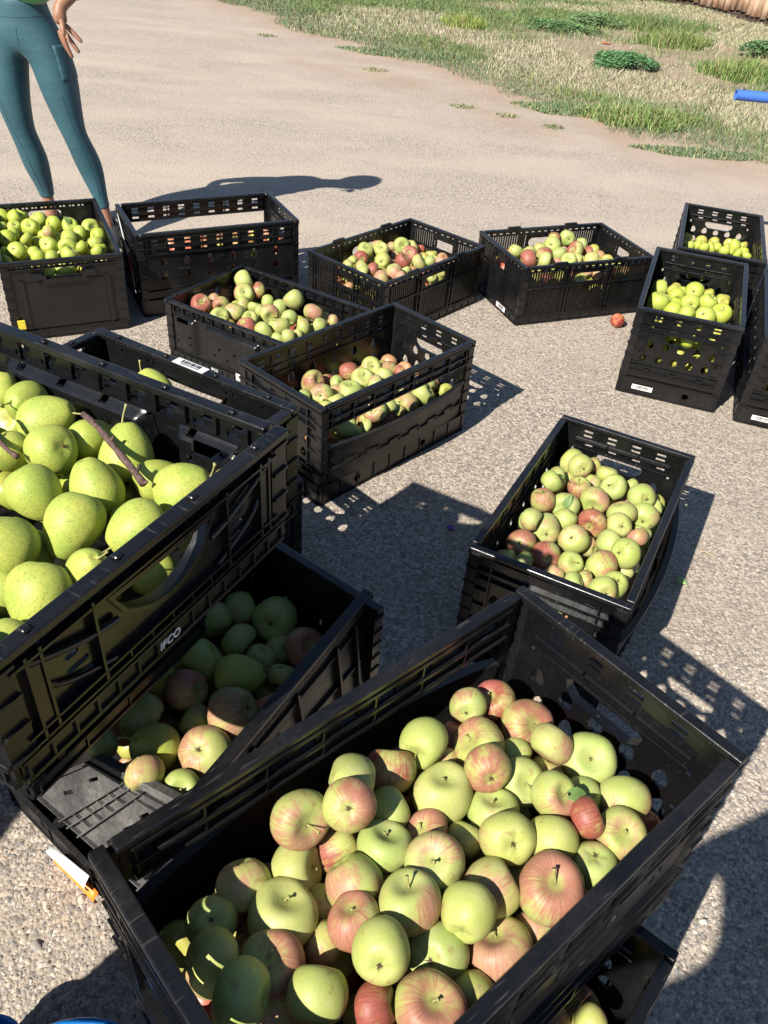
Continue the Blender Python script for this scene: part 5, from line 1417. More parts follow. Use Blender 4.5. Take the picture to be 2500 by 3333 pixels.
-309,920,187,294,g,-89,30,36,n,1|green apple, fourth along the third row in the shaded crate below the pears
-274,843,209,448,p,19,47,-86,c,0|pink-flushed green apple with blossom end, third in fourth row, shaded crate below the pears
-360,781,226,300,b,-26,95,16,n,0|dull olive-brown apple, first along the fourth row in the shaded crate below the pears
-297,771,209,294,g,21,-58,79,s,0|green apple with stem, second in fourth row, shaded crate below the pears
-454,841,209,294,g,-81,-50,-31,n,0|green apple, first along the third row in the shaded crate below the pears
-168,1043,187,294,b,-18,-80,-57,n,1|dull olive-brown apple, sixth along the second row in the shaded crate below the pears
-246,1013,212,447,Pg,93,10,36,s,0|shaded green pear with stem, fourth in second row, shaded crate below the pears
-364,847,204,450,Py,-55,-26,79,s,0|shaded green pear with stem, third in third row, shaded crate below the pears
-403,999,209,376,Pg,72,33,61,s,0|shaded green pear with stem, first in second row, shaded crate below the pears
@N|apples in the crate under the front crate
346,504,164,275,s,-42,-8,90,s,0|red-striped apple with stem, second in back row, crate under the front crate
304,484,180,202,o,82,46,34,n,0|peach-coloured apple, first along the back row in the crate under the front crate
349,471,197,231,b,-59,80,-11,n,0|dull olive-brown apple, first along the second row in the crate under the front crate
@K|pears in the pear crate
-486,871,894,205,Py,7,57,82,n,0|green speckled pear with smooth rounded bottom, first along the back row in the pear crate
-448,845,895,279,Py,-15,-86,50,s,0|green speckled pear with stem showing, third along the back row in the pear crate
-408,807,896,310,Py,92,7,39,s,0|green speckled pear with stem showing, fourth along the back row in the pear crate
-380,744,900,308,Py,-77,37,-52,c,0|green speckled pear with blossom end, fifth in back row, pear crate
-347,785,894,255,Py,76,65,-1,n,0|green speckled pear with smooth rounded bottom, sixth along the back row in the pear crate
-298,756,895,311,Py,-16,52,84,s,0|green speckled pear with stem showing, third along the second row in the pear crate
-430,747,891,237,Py,-72,-68,12,n,0|green speckled pear with smooth rounded bottom, second along the back row in the pear crate
-369,672,895,311,Py,63,-38,-67,n,0|green speckled pear with smooth rounded bottom, first along the second row in the pear crate
-310,691,895,299,Py,-33,27,90,n,0|green speckled pear with smooth rounded bottom, second along the second row in the pear crate
-254,724,888,248,Py,75,65,12,n,0|green speckled pear with smooth rounded bottom, fourth along the second row in the pear crate
-216,692,902,306,Py,89,15,44,s,0|green speckled pear with stem showing, fifth along the second row in the pear crate
-179,725,885,199,Py,26,46,85,s,1|green speckled pear with stem showing, sixth along the second row in the pear crate
-312,628,895,311,Py,-15,-75,-65,s,0|green speckled pear with stem showing, third along the third row in the pear crate
-245,624,899,309,Py,-74,-58,-33,s,0|green speckled pear with stem showing, sixth along the third row in the pear crate
-359,583,901,269,Py,-68,-28,68,n,0|green speckled pear with smooth rounded bottom, first along the third row in the pear crate
-351,611,866,214,Py,23,71,67,n,1|green speckled pear, second along the third row in the pear crate
-307,523,896,310,Py,-1,-78,-63,s,0|green speckled pear with stem showing, third along the fourth row in the pear crate
-271,556,902,223,Py,47,-22,85,s,0|green speckled pear with stem showing, fourth along the third row in the pear crate
-273,568,864,207,Py,-63,30,72,n,1|green speckled pear, fourth along the fourth row in the pear crate
-232,612,852,235,Py,-57,-80,-18,n,1|green speckled pear, fifth along the fourth row in the pear crate
-311,469,895,204,Py,98,-2,-18,n,0|green speckled pear with smooth rounded bottom, second along the fourth row in the pear crate
-354,544,873,204,Py,-55,-82,-17,n,1|green speckled pear, first along the fourth row in the pear crate
-270,666,873,204,Py,-91,-16,38,n,1|green speckled pear, fifth along the third row in the pear crate
@J|apples in the crate behind the pears
-373,1098,776,296,Py,-63,37,68,s,0|green speckled pear with stem, first in back row, crate behind the pears"""
LEAFY = {('M', 58), ('M', 13), ('I', 15), ('A', 20), ('L', 13), ('O', 0), ('O', 4), ('O', 11), ('O', 12), ('D', 6), ('C', 24), ('M', 26)}
WHITE_CAL = 0
placed = {}
cur = grp = None; idx = 0
for line in FRUIT.strip().split('\n'):
    if line[0] == '@':
        cur, grp = line[1:].split('|'); idx = 0; placed[cur] = []
        continue
    dat, label = line.split('|')
    d = dat.split(',')
    x, y, z, r = [int(v) / 1000 for v in d[:3]] + [int(d[3]) / 10000]
    axis = [int(v) / 100 for v in d[5:8]]; kind = d[8]
    pear = d[4][0] == 'P'; ck = d[4][-1]
    seed = frr.randrange(1000)
    me, ztop, zbot = (PE_ME if pear else AP_ME)[seed % (9 if pear else 14)]
    o = link('pear' if pear else 'apple', me)
    tag(o, label, 'pear' if pear else 'apple', grp.replace('apples', 'pears') if pear else grp)
    sc_ = r * (0.95 if pear else 1.065)
    o.scale = (sc_ * frr.uniform(0.97, 1.04), sc_ * frr.uniform(0.97, 1.04), sc_ * frr.uniform(0.95, 1.04))
    orient(o, axis, frr.uniform(0, 6.28))
    ax = Vector(axis).normalized()
    o.location = Vector((x, y, z)) - (ax * r * 0.18 if pear else Vector())
    if not pear:
        c = COLS[ck]
        if cur in 'FAG': c = (0.60 if ck == 'y' else 0.35, 0.02 if ck != 'o' else 0.5, 0.0)
        o.color = (min(1, max(0, c[0] + frr.uniform(-0.2, 0.2))), max(0, c[1] + frr.uniform(-0.12, 0.12)), max(0, min(1, c[2] + frr.uniform(-0.12, 0.12))), frr.uniform(0.0, 0.35) if cur in 'FAG' else frr.uniform(0.75, 1.0))
    placed[cur].append((x, y, z, r))
    if kind == 's':
        s = link('stem', (ST_PE if pear else ST_AP)[seed % 5], o); s.location = (0, 0, ztop - 0.03)
        s.rotation_euler = (frr.uniform(-0.4, 0.4), frr.uniform(-0.4, 0.4), frr.uniform(0, 6)); s.scale = (1, 1, 1 if pear else frr.uniform(0.35, 1.15))
    if kind == 'c' or (pear and kind == 'n'):
        s = link('calyx', SEP, o); s.location = (0, 0, zbot - 0.01); s.rotation_euler = (PI + frr.uniform(-0.15, 0.15), 0, frr.uniform(0, 6)); s.scale = (1.35,) * 3
    if (cur, idx) in LEAFY:
        s = link('leaf', LF[idx % 3], o); s.location = (0.05, 0.0, ztop + 0.12); s.scale = (1.1,) * 3
        s.rotation_euler = (frr.uniform(-0.5, 0.1), frr.uniform(-0.4, 0.4), frr.uniform(0, 6))
    idx += 1

# the fruit below the top layer of every crate, seen only as glimpses through gaps and holes
def fill():
    fb = random.Random(12)
    vs_all = []; fs_all = []; cc = []
    base_v = {}
    pr = apple_profile(random.Random(1), 10)
    mb = lathe_fruit(3, pr, 12, 0.01, 0.03, 0.04)
    bv = np.array(mb.v); bf = [f for f in mb.f]
    # quads and tris: triangulate
    tri = []
    for f in bf:
        tri.append(f[:3])
        if len(f) == 4: tri.append((f[0], f[2], f[3]))
    tri = np.array(tri)
    off = 0
    cr = {'A': (-1.32, 2.9696, 2.0356, 0.28, 0.18, 0.02, 0.21), 'B': (-0.7873, 3.1894, 0.5018, TA - 0.02, TB - 0.02, 0.02, 0.225), 'C': (-0.4504, 2.6374, -0.5233, 0.28, 0.18, 0.02, 0.135),
          'D': (-0.0311, 3.1912, 0.886, 0.28, 0.18, 0.02, 0.145), 'E': (0.6575, 3.4038, 0.4165, 0.28, 0.18, 0.02, 0.145), 'F': (1.0509, 2.8864, 1.2662, TA - 0.02, TB - 0.02, 0.02, 0.21),
          'G': (1.3574, 3.6218, 1.2946, TA - 0.02, TB - 0.02, 0.02, 0.165), 'H': (1.4354, 2.7416, 1.2706, TA - 0.02, TB - 0.02, 0.02, 0.22), 'I': (-0.1044, 2.1664, 0.8496, TA - 0.02, TB - 0.02, 0.02, 0.165),
          'O': (0.4751, 1.5278, 1.1348, TA - 0.02, TB - 0.02, 0.02, 0.21), 'M': (0.091, 0.4945, 0.7578, TA - 0.02, TB - 0.02, 0.37, 0.548), 'L': (-0.3234, 0.9763, 0.9455, 0.27, 0.16, 0.02, 0.18),
          'K': (-0.472, 0.694, 1.1257 + PI / 2, 0.28, 0.175, 0.825, 0.855), 'N': (0.1229, 0.3659, 0.9481, TA - 0.02, TB - 0.02, 0.02, 0.16), 'P': (-0.535, 1.401, 0.80, TA - 0.02, TB - 0.02, 0.02, 0.2)}
    for key, (cx, cy, yaw, a, b, z0, z1) in cr.items():
        top = np.array(placed.get(key, [])).reshape(-1, 4)
        pts = []
        r0 = 0.0285 if key != 'K' else 0.026
        z = z0 + r0; lay = 0
        while z < z1 + 1e-6:
            nx_ = int((2 * a - 2 * r0) / (2.02 * r0)); ny_ = int((2 * b - 2 * r0) / (1.9 * r0))
            for i in range(nx_ + 1):
                for j in range(ny_ + 1):
                    lx = -a + r0 + (2 * a - 2 * r0) * i / nx_ + fb.uniform(-0.005, 0.005) + (0.012 if lay % 2 else 0); ly = -b + r0 + (2 * b - 2 * r0) * j / ny_ + fb.uniform(-0.005, 0.005)
                    lx = max(-a + r0, min(a - r0, lx)); ly = max(-b + r0, min(b - r0, ly))
                    X_ = cx + math.cos(yaw) * lx - math.sin(yaw) * ly; Y_ = cy + math.sin(yaw) * lx + math.cos(yaw) * ly; Z_ = z + fb.uniform(-0.005, 0.005)
                    if key == 'L' and lx < -0.13: continue
                    if len(top):
                        dd = np.sqrt(((top[:, :3] - (X_, Y_, Z_)) ** 2).sum(1)) - top[:, 3]
                        if dd.min() < r0 * 0.70: continue
                    pts.append((X_, Y_, Z_, r0 * fb.uniform(0.86, 1.05)))
            z += r0 * 1.62; lay += 1
        for p in pts:
            R_ = Matrix.Rotation(fb.uniform(0, 6.28), 3, 'Z') @ Matrix.Rotation(fb.uniform(0, 3.1), 3, 'X')
            vv = bv @ np.array(R_).T * p[3] + np.array(p[:3])
            vs_all.append(vv); fs_all.append(tri + off); off += len(bv)
            if key in 'AFGH': c = (0.40, 0.42, 0.07)
            elif key == 'K': c = (0.31, 0.37, 0.05)
            elif key == 'B': c = fb.choice(((0.50, 0.10, 0.06), (0.52, 0.34, 0.15), (0.42, 0.42, 0.08), (0.47, 0.20, 0.10)))
            else: c = fb.choice(((0.36, 0.40, 0.08), (0.44, 0.40, 0.09), (0.45, 0.24, 0.12), (0.38, 0.08, 0.05), (0.38, 0.40, 0.08)))
            cc.append(np.tile(np.array([*c, 1.0]), (len(bv), 1)))
    t = NT('apple_skin_glimpsed')
    at = t.n('ShaderNodeAttribute', attribute_name='tone')
    nz = t.noise(t.coord(), 55, 3)
    t.base(t.mix(t.ramp(nz, [(0.35, 0.4), (0.65, 0.0)]), at.outputs['Color'], (0.33, 0.20, 0.08))); t.rough(0.4)
    me = np_mesh('apples', np.concatenate(vs_all), np.concatenate(fs_all), t.m, {'tone': np.concatenate(cc)}, True)
    tag(link('apples', me), 'lower layers of apples glimpsed through the holes and gaps of the crates', kind='stuff')
fill()

# the peach on the gravel
def peach():
    t = NT('peach_skin')
    co_ = t.coord(); n1 = t.noise(co_, 1.1, 3); n2 = t.noise(co_, 7, 4, 0.6)
    c = t.mix(t.ramp(t.math('ADD', n1, t.math('MULTIPLY', n2, 0.35)), [(0.52, 0.0), (0.78, 1.0)]), (0.48, 0.19, 0.065), (0.25, 0.03, 0.028))
    t.base(c); t.rough(0.6)
    m = MB(); n, seg = 20, 36; vs = []; fs = []
    for i in range(n + 1):
        p = 0.05 + (PI - 0.1) * i / n
        for j in range(seg):
            a = 2 * PI * j / seg
            gr = 1 - 0.085 * math.exp(-(((a + PI) % (2 * PI) - PI) / 0.22) ** 2)
            rad = math.sin(p) ** 0.92 * gr
            vs.append((rad * math.cos(a), rad * math.sin(a), 0.95 * math.cos(p) - 0.22 * math.exp(-(p / 0.3) ** 2)))
    for i in range(n):
        for j in range(seg): q = (j + 1) % seg; fs.append((i * seg + j, (i + 1) * seg + j, (i + 1) * seg + q, i * seg + q))
    fs.append(tuple(range(seg))); fs.append(tuple(n * seg + j for j in reversed(range(seg))))
    m.add(vs, fs)
    o = m.build('peach', t.m, None, True)
    o.scale = (0.0285,) * 3; o.location = (0.885, 3.176, 0.027)
    orient(o, (-0.3, -0.45, 0.75), 4.4)
    tag(o, 'ripe red and orange peach lying on the gravel beside the slatted crate', 'peach')
peach()
# twigs among the pears
def twig(pts, r0, r1, label, nubs):
    m = MB(); n = len(pts)
    rad = [r0 + (r1 - r0) * i / (n - 1) + 0.0006 * math.sin(i * 2.3) for i in range(n)]
    m.tube(pts, rad, 9)
    o = m.build('twig', BARK, None, True)
    for (i, dv) in nubs:
        b = MB(); p = Vector(pts[i]); b.tube([p, p + Vector(dv) * 0.6, p + Vector(dv)], [r0 * 0.8, r0 * 0.6, r0 * 0.35], 7)
        b.build('bud', BARK, o, True)
    return tag(o, label, 'twig', 'twigs among the pears')
A_, B_ = Vector((-0.352, 0.783, 0.925)), Vector((-0.249, 0.674, 0.918))
pts = []
for i in range(10):
    t_ = i / 9; p = A_.lerp(B_, t_) + Vector((0.0035 * math.sin(5 * t_), 0.0025 * math.cos(7 * t_), 0.005 * math.sin(PI * t_)))
    pts.append(tuple(p))
twig(pts, 0.0034, 0.0042, 'short dark reddish twig lying across the pears below the upright stem', [(8, (0.002, 0.010, 0.004)), (9, (0.006, -0.004, 0.006)), (4, (0.003, 0.004, 0.006))])
A_, B_ = Vector((-0.47, 0.765, 0.915)), Vector((-0.398, 0.708, 0.918))
twig([tuple(A_.lerp(B_, i / 6) + Vector((0, 0.002 * math.sin(i), 0.003 * math.sin(i * 0.8)))) for i in range(7)], 0.0022, 0.0030, 'thin brown twig end poking out between the pears at the picture edge', [(3, (0.0, 0.004, 0.005))])
lf = link('leaf', LF[1]); lf.scale = (0.03,) * 3; lf.location = (-0.437, 0.742, 0.925); lf.rotation_euler = (0.3, 0.2, 0.9)
tag(lf, 'small serrated green leaf lying on the pears by the thin twig', 'leaf')
# ------------------------------------------------------------ people
def mat_fabric(name, col, rough=0.7, sheen=0.3, scale=900):
    t = NT(name); co_ = t.coord()
    n1 = t.noise(co_, 7, 3); n2 = t.noise(co_, scale, 1)
    c = t.mix(t.ramp(n1, [(0.35, 0.0), (0.7, 1.0)]), tuple(x * 0.9 for x in col), tuple(min(1, x * 1.1) for x in col))
    t.base(c); t.rough(rough); t.b.inputs['Sheen Weight'].default_value = sheen
    mp = t.n('ShaderNodeMapping'); mp.inputs['Scale'].default_value = (9, 9, 34); mp.inputs['Rotation'].default_value = (0.35, 0.25, 0); t.l(co_, mp.inputs[0])
    fold = t.ramp(t.noise(mp.outputs[0], 1.0, 2, 0.5), [(0.45, 0.0), (0.70, 1.0)])
    t.bump(t.math('ADD', t.math('MULTIPLY', n2, 0.3), t.math('ADD', t.math('MULTIPLY', t.noise(co_, 16, 2), 0.8), fold)), 0.14, 0.008)
    return t.m
SKIN = mat_fabric('skin', (0.30, 0.145, 0.085), 0.5, 0.0, 300)
TEAL = mat_fabric('teal_stretch_fabric', (0.023, 0.082, 0.104), 0.62, 0.05)
TEALD = mat_fabric('teal_pocket_fabric', (0.020, 0.073, 0.094), 0.62, 0.05)
GREEN = mat_fabric('green_knit', (0.10, 0.34, 0.13), 0.85, 0.3)
NAVY = mat_fabric('navy_sleeve', (0.03, 0.04, 0.075), 0.8, 0.2)
SHOE = mat_fabric('dark_shoe', (0.03, 0.03, 0.03), 0.7, 0.0, 200)
HAIR = mat_fabric('brown_hair', (0.06, 0.035, 0.02), 0.6, 0.1, 500)
DENIM = mat_fabric('blue_denim', (0.05, 0.08, 0.15), 0.8, 0.1)

def skin_mesh(name, nodes, edges, root, mat, levels=2):
    """nodes: [(xyz, radius)]; grows one continuous surface round the joints"""
    me = bpy.data.meshes.new(name)
    me.from_pydata([n[0] for n in nodes], edges, [])
    o = bpy.data.objects.new(name, me); COL.objects.link(o)
    sk = o.modifiers.new('skin', 'SKIN'); sk.use_smooth_shade = True; sk.branch_smoothing = 0.6
    sv = me.skin_vertices[0].data
    for i, n in enumerate(nodes):
        r = n[1]; sv[i].radius = (r, r) if isinstance(r, float) else r
        sv[i].use_root = (i == root)
    sb = o.modifiers.new('sub', 'SUBSURF'); sb.levels = levels; sb.render_levels = levels
    dg = bpy.context.evaluated_depsgraph_get()
    m2 = bpy.data.meshes.new_from_object(o.evaluated_get(dg))
    m2.name = name
    bpy.data.objects.remove(o)
    m2.materials.clear(); m2.materials.append(mat)
    m2.polygons.foreach_set('use_smooth', [True] * len(m2.polygons))
    return m2

def chain(nodes, edges, start, pts):
    p = start
    for q in pts:
        nodes.append(q); edges.append((p, len(nodes) - 1)); p = len(nodes) - 1
    return p

def ellipsoid(name, c, rx, ry, rz, mat, parent, seed=1, amp=0.03, rot=None):
    m = MB(); n, seg = 14, 20; vs = []; fs = []
    for i in range(n + 1):
        p = 0.06 + (PI - 0.12) * i / n
        for j in range(seg):
            a = 2 * PI * j / seg
            k = 1 + amp * math.sin(3 * a + seed) * math.sin(2 * p)
            v = Vector((rx * math.sin(p) * math.cos(a) * k, ry * math.sin(p) * math.sin(a) * k, rz * math.cos(p)))
            if rot: v = rot @ v
            vs.append(v + Vector(c))
    for i in range(n):
        for j in range(seg): q = (j + 1) % seg; fs.append((i * seg + j, (i + 1) * seg + j, (i + 1) * seg + q, i * seg + q))
    fs.append(tuple(range(seg))); fs.append(tuple(n * seg + j for j in reversed(range(seg))))
    m.add(vs, fs); return m.build(name, mat, parent, True)

def shoe(parent, heel, toe, mat, w=0.036):
    h, t = Vector(heel), Vector(toe); d = (t - h); s = Vector((-d.y, d.x, 0)).normalized(); m = MB(); n = 9; seg = 14; vs = []; fs = []
    for i in range(n + 1):
        k = i / n; c = h.lerp(t, k)
        ww = w * (0.72 + 0.38 * math.sin(PI * min(1, k * 0.95 + 0.12))) * (1 if k < 0.93 else 0.6); hh = 0.070 * (1 - k) ** 0.8 + 0.030
        if k < 0.03: ww *= 0.6
        for j in range(seg):
            a = 2 * PI * j / seg
            z = max(0.0, 0.5 + 0.5 * math.sin(a)) * hh
            vs.append(c + s * (ww * math.cos(a) * (1 if z > 0.012 else 1.05)) + Vector((0, 0, z + 0.001)))
    for i in range(n):
        for j in range(seg): q = (j + 1) % seg; fs.append((i * seg + j, i * seg + q, (i + 1) * seg + q, (i + 1) * seg + j))
    fs.append(tuple(reversed(range(seg)))); fs.append(tuple(n * seg + j for j in range(seg)))
    m.add(vs, fs); return m.build('shoe', mat, parent, True)

def head_parts(parent, c, R, face):
    """face detail and hair on a head centred at c, looking along face"""
    f = Vector(face).normalized(); r = f.cross(Vector((0, 0, 1))).normalized(); u = r.cross(f)
    rot = Matrix((r, f, u)).transposed()
    c = Vector(c)
    ellipsoid('hair', c - f * R * 0.16 + u * R * 0.16, R * 0.98, R * 1.02, R * 1.10, HAIR, parent, 3, 0.03, rot)
    for s in (-1, 1):
        ellipsoid('eye', c + f * R * 0.93 + r * s * R * 0.34 + u * R * 0.02, R * 0.13, R * 0.06, R * 0.07, WHITE, parent, 1, 0, rot)
        ellipsoid('ear', c + r * s * R * 0.94 - f * R * 0.05, R * 0.10, R * 0.2, R * 0.28, SKIN, parent, 2, 0.05, rot)
    ellipsoid('nose', c + f * R * 1.02 - u * R * 0.22, R * 0.13, R * 0.20, R * 0.24, SKIN, parent, 2, 0.0, rot)
    ellipsoid('mouth', c + f * R * 0.90 - u * R * 0.58, R * 0.28, R * 0.08, R * 0.07, REDM, parent, 2, 0.0, rot)

def standing_woman():
    root = tag(empty('person', (0, 0, 0)), 'person in teal cropped leggings and green top standing behind the crates, one arm hanging', 'person')
    y = 3.65
    # body: torso, head, arms with hands, ankles and feet
    nodes = [((-1.575, y, 0.90), 0.105)]; edges = []
    ch = chain(nodes, edges, 0, [((-1.53, y - 0.01, 1.00), 0.100), ((-1.43, y - 0.02, 1.11), 0.140)])
    nk = chain(nodes, edges, ch, [((-1.33, y - 0.04, 1.185), 0.075), ((-1.29, y - 0.05, 1.215), 0.060)])
    hd = chain(nodes, edges, nk, [((-1.255, y - 0.07, 1.25), 0.088), ((-1.23, y - 0.08, 1.30), 0.085)])
    # arm that shows: shoulder, elbow, wrist
    a1 = chain(nodes, edges, ch, [((-1.335, y - 0.05, 1.10), 0.048), ((-1.335, y + 0.0, 1.02), 0.037), ((-1.355, y - 0.03, 0.965), 0.034), ((-1.396, y - 0.075, 0.915), 0.026), ((-1.398, y - 0.088, 0.892), 0.027)])
    pm = chain(nodes, edges, a1, [((-1.393, y - 0.095, 0.855), (0.016, 0.030))])
    a2 = chain(nodes, edges, ch, [((-1.55, y + 0.01, 1.12), 0.052), ((-1.67, y + 0.03, 1.06), 0.040), ((-1.765, y + 0.02, 0.985), 0.033), ((-1.735, y - 0.08, 0.92), 0.025), ((-1.730, y - 0.085, 0.88), (0.016, 0.028))])
    body = link('body', skin_mesh('body', nodes, edges, 0, SKIN, 2), root)
    # fingers: short chains rooted inside the palm
    fing = [((-1.381, y - 0.098, 0.862), [(-1.352, y - 0.104, 0.838, 0.0098), (-1.332, y - 0.106, 0.820, 0.0086), (-1.318, y - 0.105, 0.806, 0.0072)]),
            ((-1.388, y - 0.100, 0.842), [(-1.364, y - 0.108, 0.812, 0.0100), (-1.346, y - 0.110, 0.787, 0.0088), (-1.333, y - 0.108, 0.768, 0.0072)]),
            ((-1.396, y - 0.100, 0.840), [(-1.386, y - 0.107, 0.805, 0.0098), (-1.374, y - 0.108, 0.772, 0.0086), (-1.364, y - 0.104, 0.747, 0.0070)]),
            ((-1.404, y - 0.096, 0.842), [(-1.402, y - 0.088, 0.808, 0.0088), (-1.396, y - 0.080, 0.782, 0.0077), (-1.390, y - 0.074, 0.765, 0.0064)]),
            ((-1.386, y - 0.110, 0.880), [(-1.376, y - 0.128, 0.862, 0.0108), (-1.372, y - 0.138, 0.842, 0.0094), (-1.372, y - 0.140, 0.826, 0.0078)])]
    for base_, seg_ in fing:
        nd = [(base_, 0.0105)]; ed = []
        chain(nd, ed, 0, [((p[0], p[1], p[2]), p[3]) for p in seg_])
        link('finger', skin_mesh('finger', nd, ed, 0, SKIN, 2), body)
    nd = [((-1.735, y - 0.085, 0.885), 0.011)]; 
    for k in range(4):
        nd = [((-1.742 + 0.012 * k, y - 0.088, 0.875), 0.010)]; ed = []
        chain(nd, ed, 0, [((-1.725 + 0.013 * k, y - 0.098, 0.850), 0.009), ((-1.706 + 0.013 * k, y - 0.100, 0.832), 0.0075)])
        link('finger', skin_mesh('finger', nd, ed, 0, SKIN, 2), body)
    head_parts(body, (-1.235, y - 0.085, 1.285), 0.102, (0.35, -0.85, -0.5))
    # lower legs: bare ankles
    for (kx, pts) in ((0, [((-1.372, y - 0.02, 0.225), 0.026), ((-1.352, y - 0.03, 0.150), 0.0225), ((-1.344, y - 0.035, 0.100), 0.0225), ((-1.338, y - 0.045, 0.045), 0.028)]),
                      (1, [((-1.632, y + 0.026, 0.225), 0.028), ((-1.626, y + 0.03, 0.160), 0.026), ((-1.62, y + 0.03, 0.100), 0.027), ((-1.622, y + 0.02, 0.045), 0.030)])):
        nd = [pts[0]]; ed = []; chain(nd, ed, 0, pts[1:])
        link('ankle', skin_mesh('ankle', nd, ed, 0, SKIN, 2), body)
    s1 = shoe(root, (-1.350, y + 0.02, 0), (-1.295, y - 0.125, 0), SHOE); s2 = shoe(root, (-1.628, y + 0.075, 0), (-1.60, y - 0.085, 0), SHOE)
    # leggings: pelvis and both legs as one surface
    nd = [((-1.572, y, 0.845), 0.118)]; ed = []
    w = chain(nd, ed, 0, [((-1.578, y, 0.90), 0.112), ((-1.576, y, 0.965), 0.102)])
    r1 = chain(nd, ed, 0, [((-1.498, y - 0.005, 0.765), 0.094), ((-1.478, y - 0.01, 0.665), 0.090), ((-1.462, y - 0.02, 0.56), 0.073), ((-1.440, y - 0.03, 0.47), 0.055), ((-1.428, y - 0.03, 0.425), 0.050), ((-1.402, y - 0.012, 0.335), 0.057), ((-1.390, y - 0.008, 0.285), 0.052), ((-1.366, y - 0.025, 0.20), 0.034), ((-1.354, y - 0.03, 0.155), 0.0275), ((-1.351, y - 0.03, 0.142), 0.0275)])
    l1 = chain(nd, ed, 0, [((-1.655, y + 0.005, 0.765), 0.094), ((-1.682, y, 0.665), 0.088), ((-1.680, y - 0.01, 0.56), 0.074), ((-1.668, y - 0.01, 0.46), 0.058), ((-1.661, y - 0.005, 0.415), 0.053), ((-1.645, y + 0.012, 0.325), 0.059), ((-1.640, y + 0.02, 0.275), 0.054), ((-1.629, y + 0.03, 0.20), 0.039), ((-1.626, y + 0.03, 0.165), 0.033), ((-1.625, y + 0.03, 0.152), 0.033)])
    leg = link('leggings', skin_mesh('leggings', nd, ed, 0, TEAL, 3), root)
    # side pocket and waistband seam laid on the cloth
    from mathutils.bvhtree import BVHTree
    bv = BVHTree.FromPolygons([v.co.copy() for v in leg.data.vertices], [tuple(p.vertices) for p in leg.data.polygons])
    vs = []; fs = []; nu_, nv_ = 9, 9
    for j in range(nv_ + 1):
        v = j / nv_; z = 0.655 + 0.125 * v; cx = -1.478 - (z - 0.665) * 0.20
        for i in range(nu_ + 1):
            a = math.radians(-50 + 92 * i / nu_ - 6 * (1 - v)); dr = Vector((math.cos(a), math.sin(a), 0))
            h = bv.ray_cast(Vector((cx, y - 0.01, z)) + dr * 0.4, -dr)
            vs.append(h[0] + dr * 0.0025)
    for j in range(nv_):
        for i in range(nu_): q = j * (nu_ + 1) + i; fs.append((q, q + 1, q + nu_ + 2, q + nu_ + 1))
    m = MB(); m.add(vs, fs)
    pk = m.build('side_pocket', TEALD, leg, True); so = pk.modifiers.new('thick', 'SOLIDIFY'); so.thickness = 0.003; so.offset = -1
    pts = []
    for i in range(17):
        x_ = -1.665 + 0.205 * i / 16
        h = bv.ray_cast(Vector((x_, y - 0.6, 0.868 + 0.010 * (i / 16) ** 2)), Vector((0, 1, 0)))
        if h[0]: pts.append(h[0] + Vector((0, -0.0004, 0)))
    m = MB(); m.tube(pts, 0.0014, 5); m.build('waist_seam', TEALD, leg, True)
    for path in ([(-1.715, 0.60), (-1.695, 0.50), (-1.672, 0.42), (-1.655, 0.36), (-1.64, 0.28), (-1.628, 0.20), (-1.622, 0.17)], [(-1.575, 0.84), (-1.578, 0.80), (-1.580, 0.755)], [(-1.445, 0.62), (-1.425, 0.52), (-1.408, 0.44), (-1.383, 0.36), (-1.368, 0.28), (-1.348, 0.18)]):
        pts = []
        for a_, b_ in zip(path, path[1:]):
            for k in range(4):
                x_ = a_[0] + (b_[0] - a_[0]) * k / 4; z_ = a_[1] + (b_[1] - a_[1]) * k / 4
                h = bv.ray_cast(Vector((x_, y - 0.6, z_)), Vector((0, 1, 0)))
                if h[0]: pts.append(h[0] + Vector((0, -0.0004, 0)))
        m = MB(); m.tube(pts, 0.0012, 5); m.build('leg_seam', TEALD, leg, True)
    # green top: only its hem reaches the picture
    nd = [((-1.582, y, 0.926), 0.122)]; ed = []
    t1 = chain(nd, ed, 0, [((-1.54, y - 0.01, 1.01), 0.112), ((-1.43, y - 0.02, 1.11), 0.152), ((-1.335, y - 0.035, 1.185), 0.075)])
    link('top', skin_mesh('top', nd, ed, 0, GREEN, 2), root)
    nd = [((-1.335, y - 0.05, 1.10), 0.058)]; ed = []; chain(nd, ed, 0, [((-1.335, y + 0.0, 1.02), 0.046), ((-1.352, y - 0.028, 0.972), 0.043), ((-1.368, y - 0.045, 0.945), 0.041)])
    link('sleeve', skin_mesh('sleeve', nd, ed, 0, NAVY, 2), root)
standing_woman()

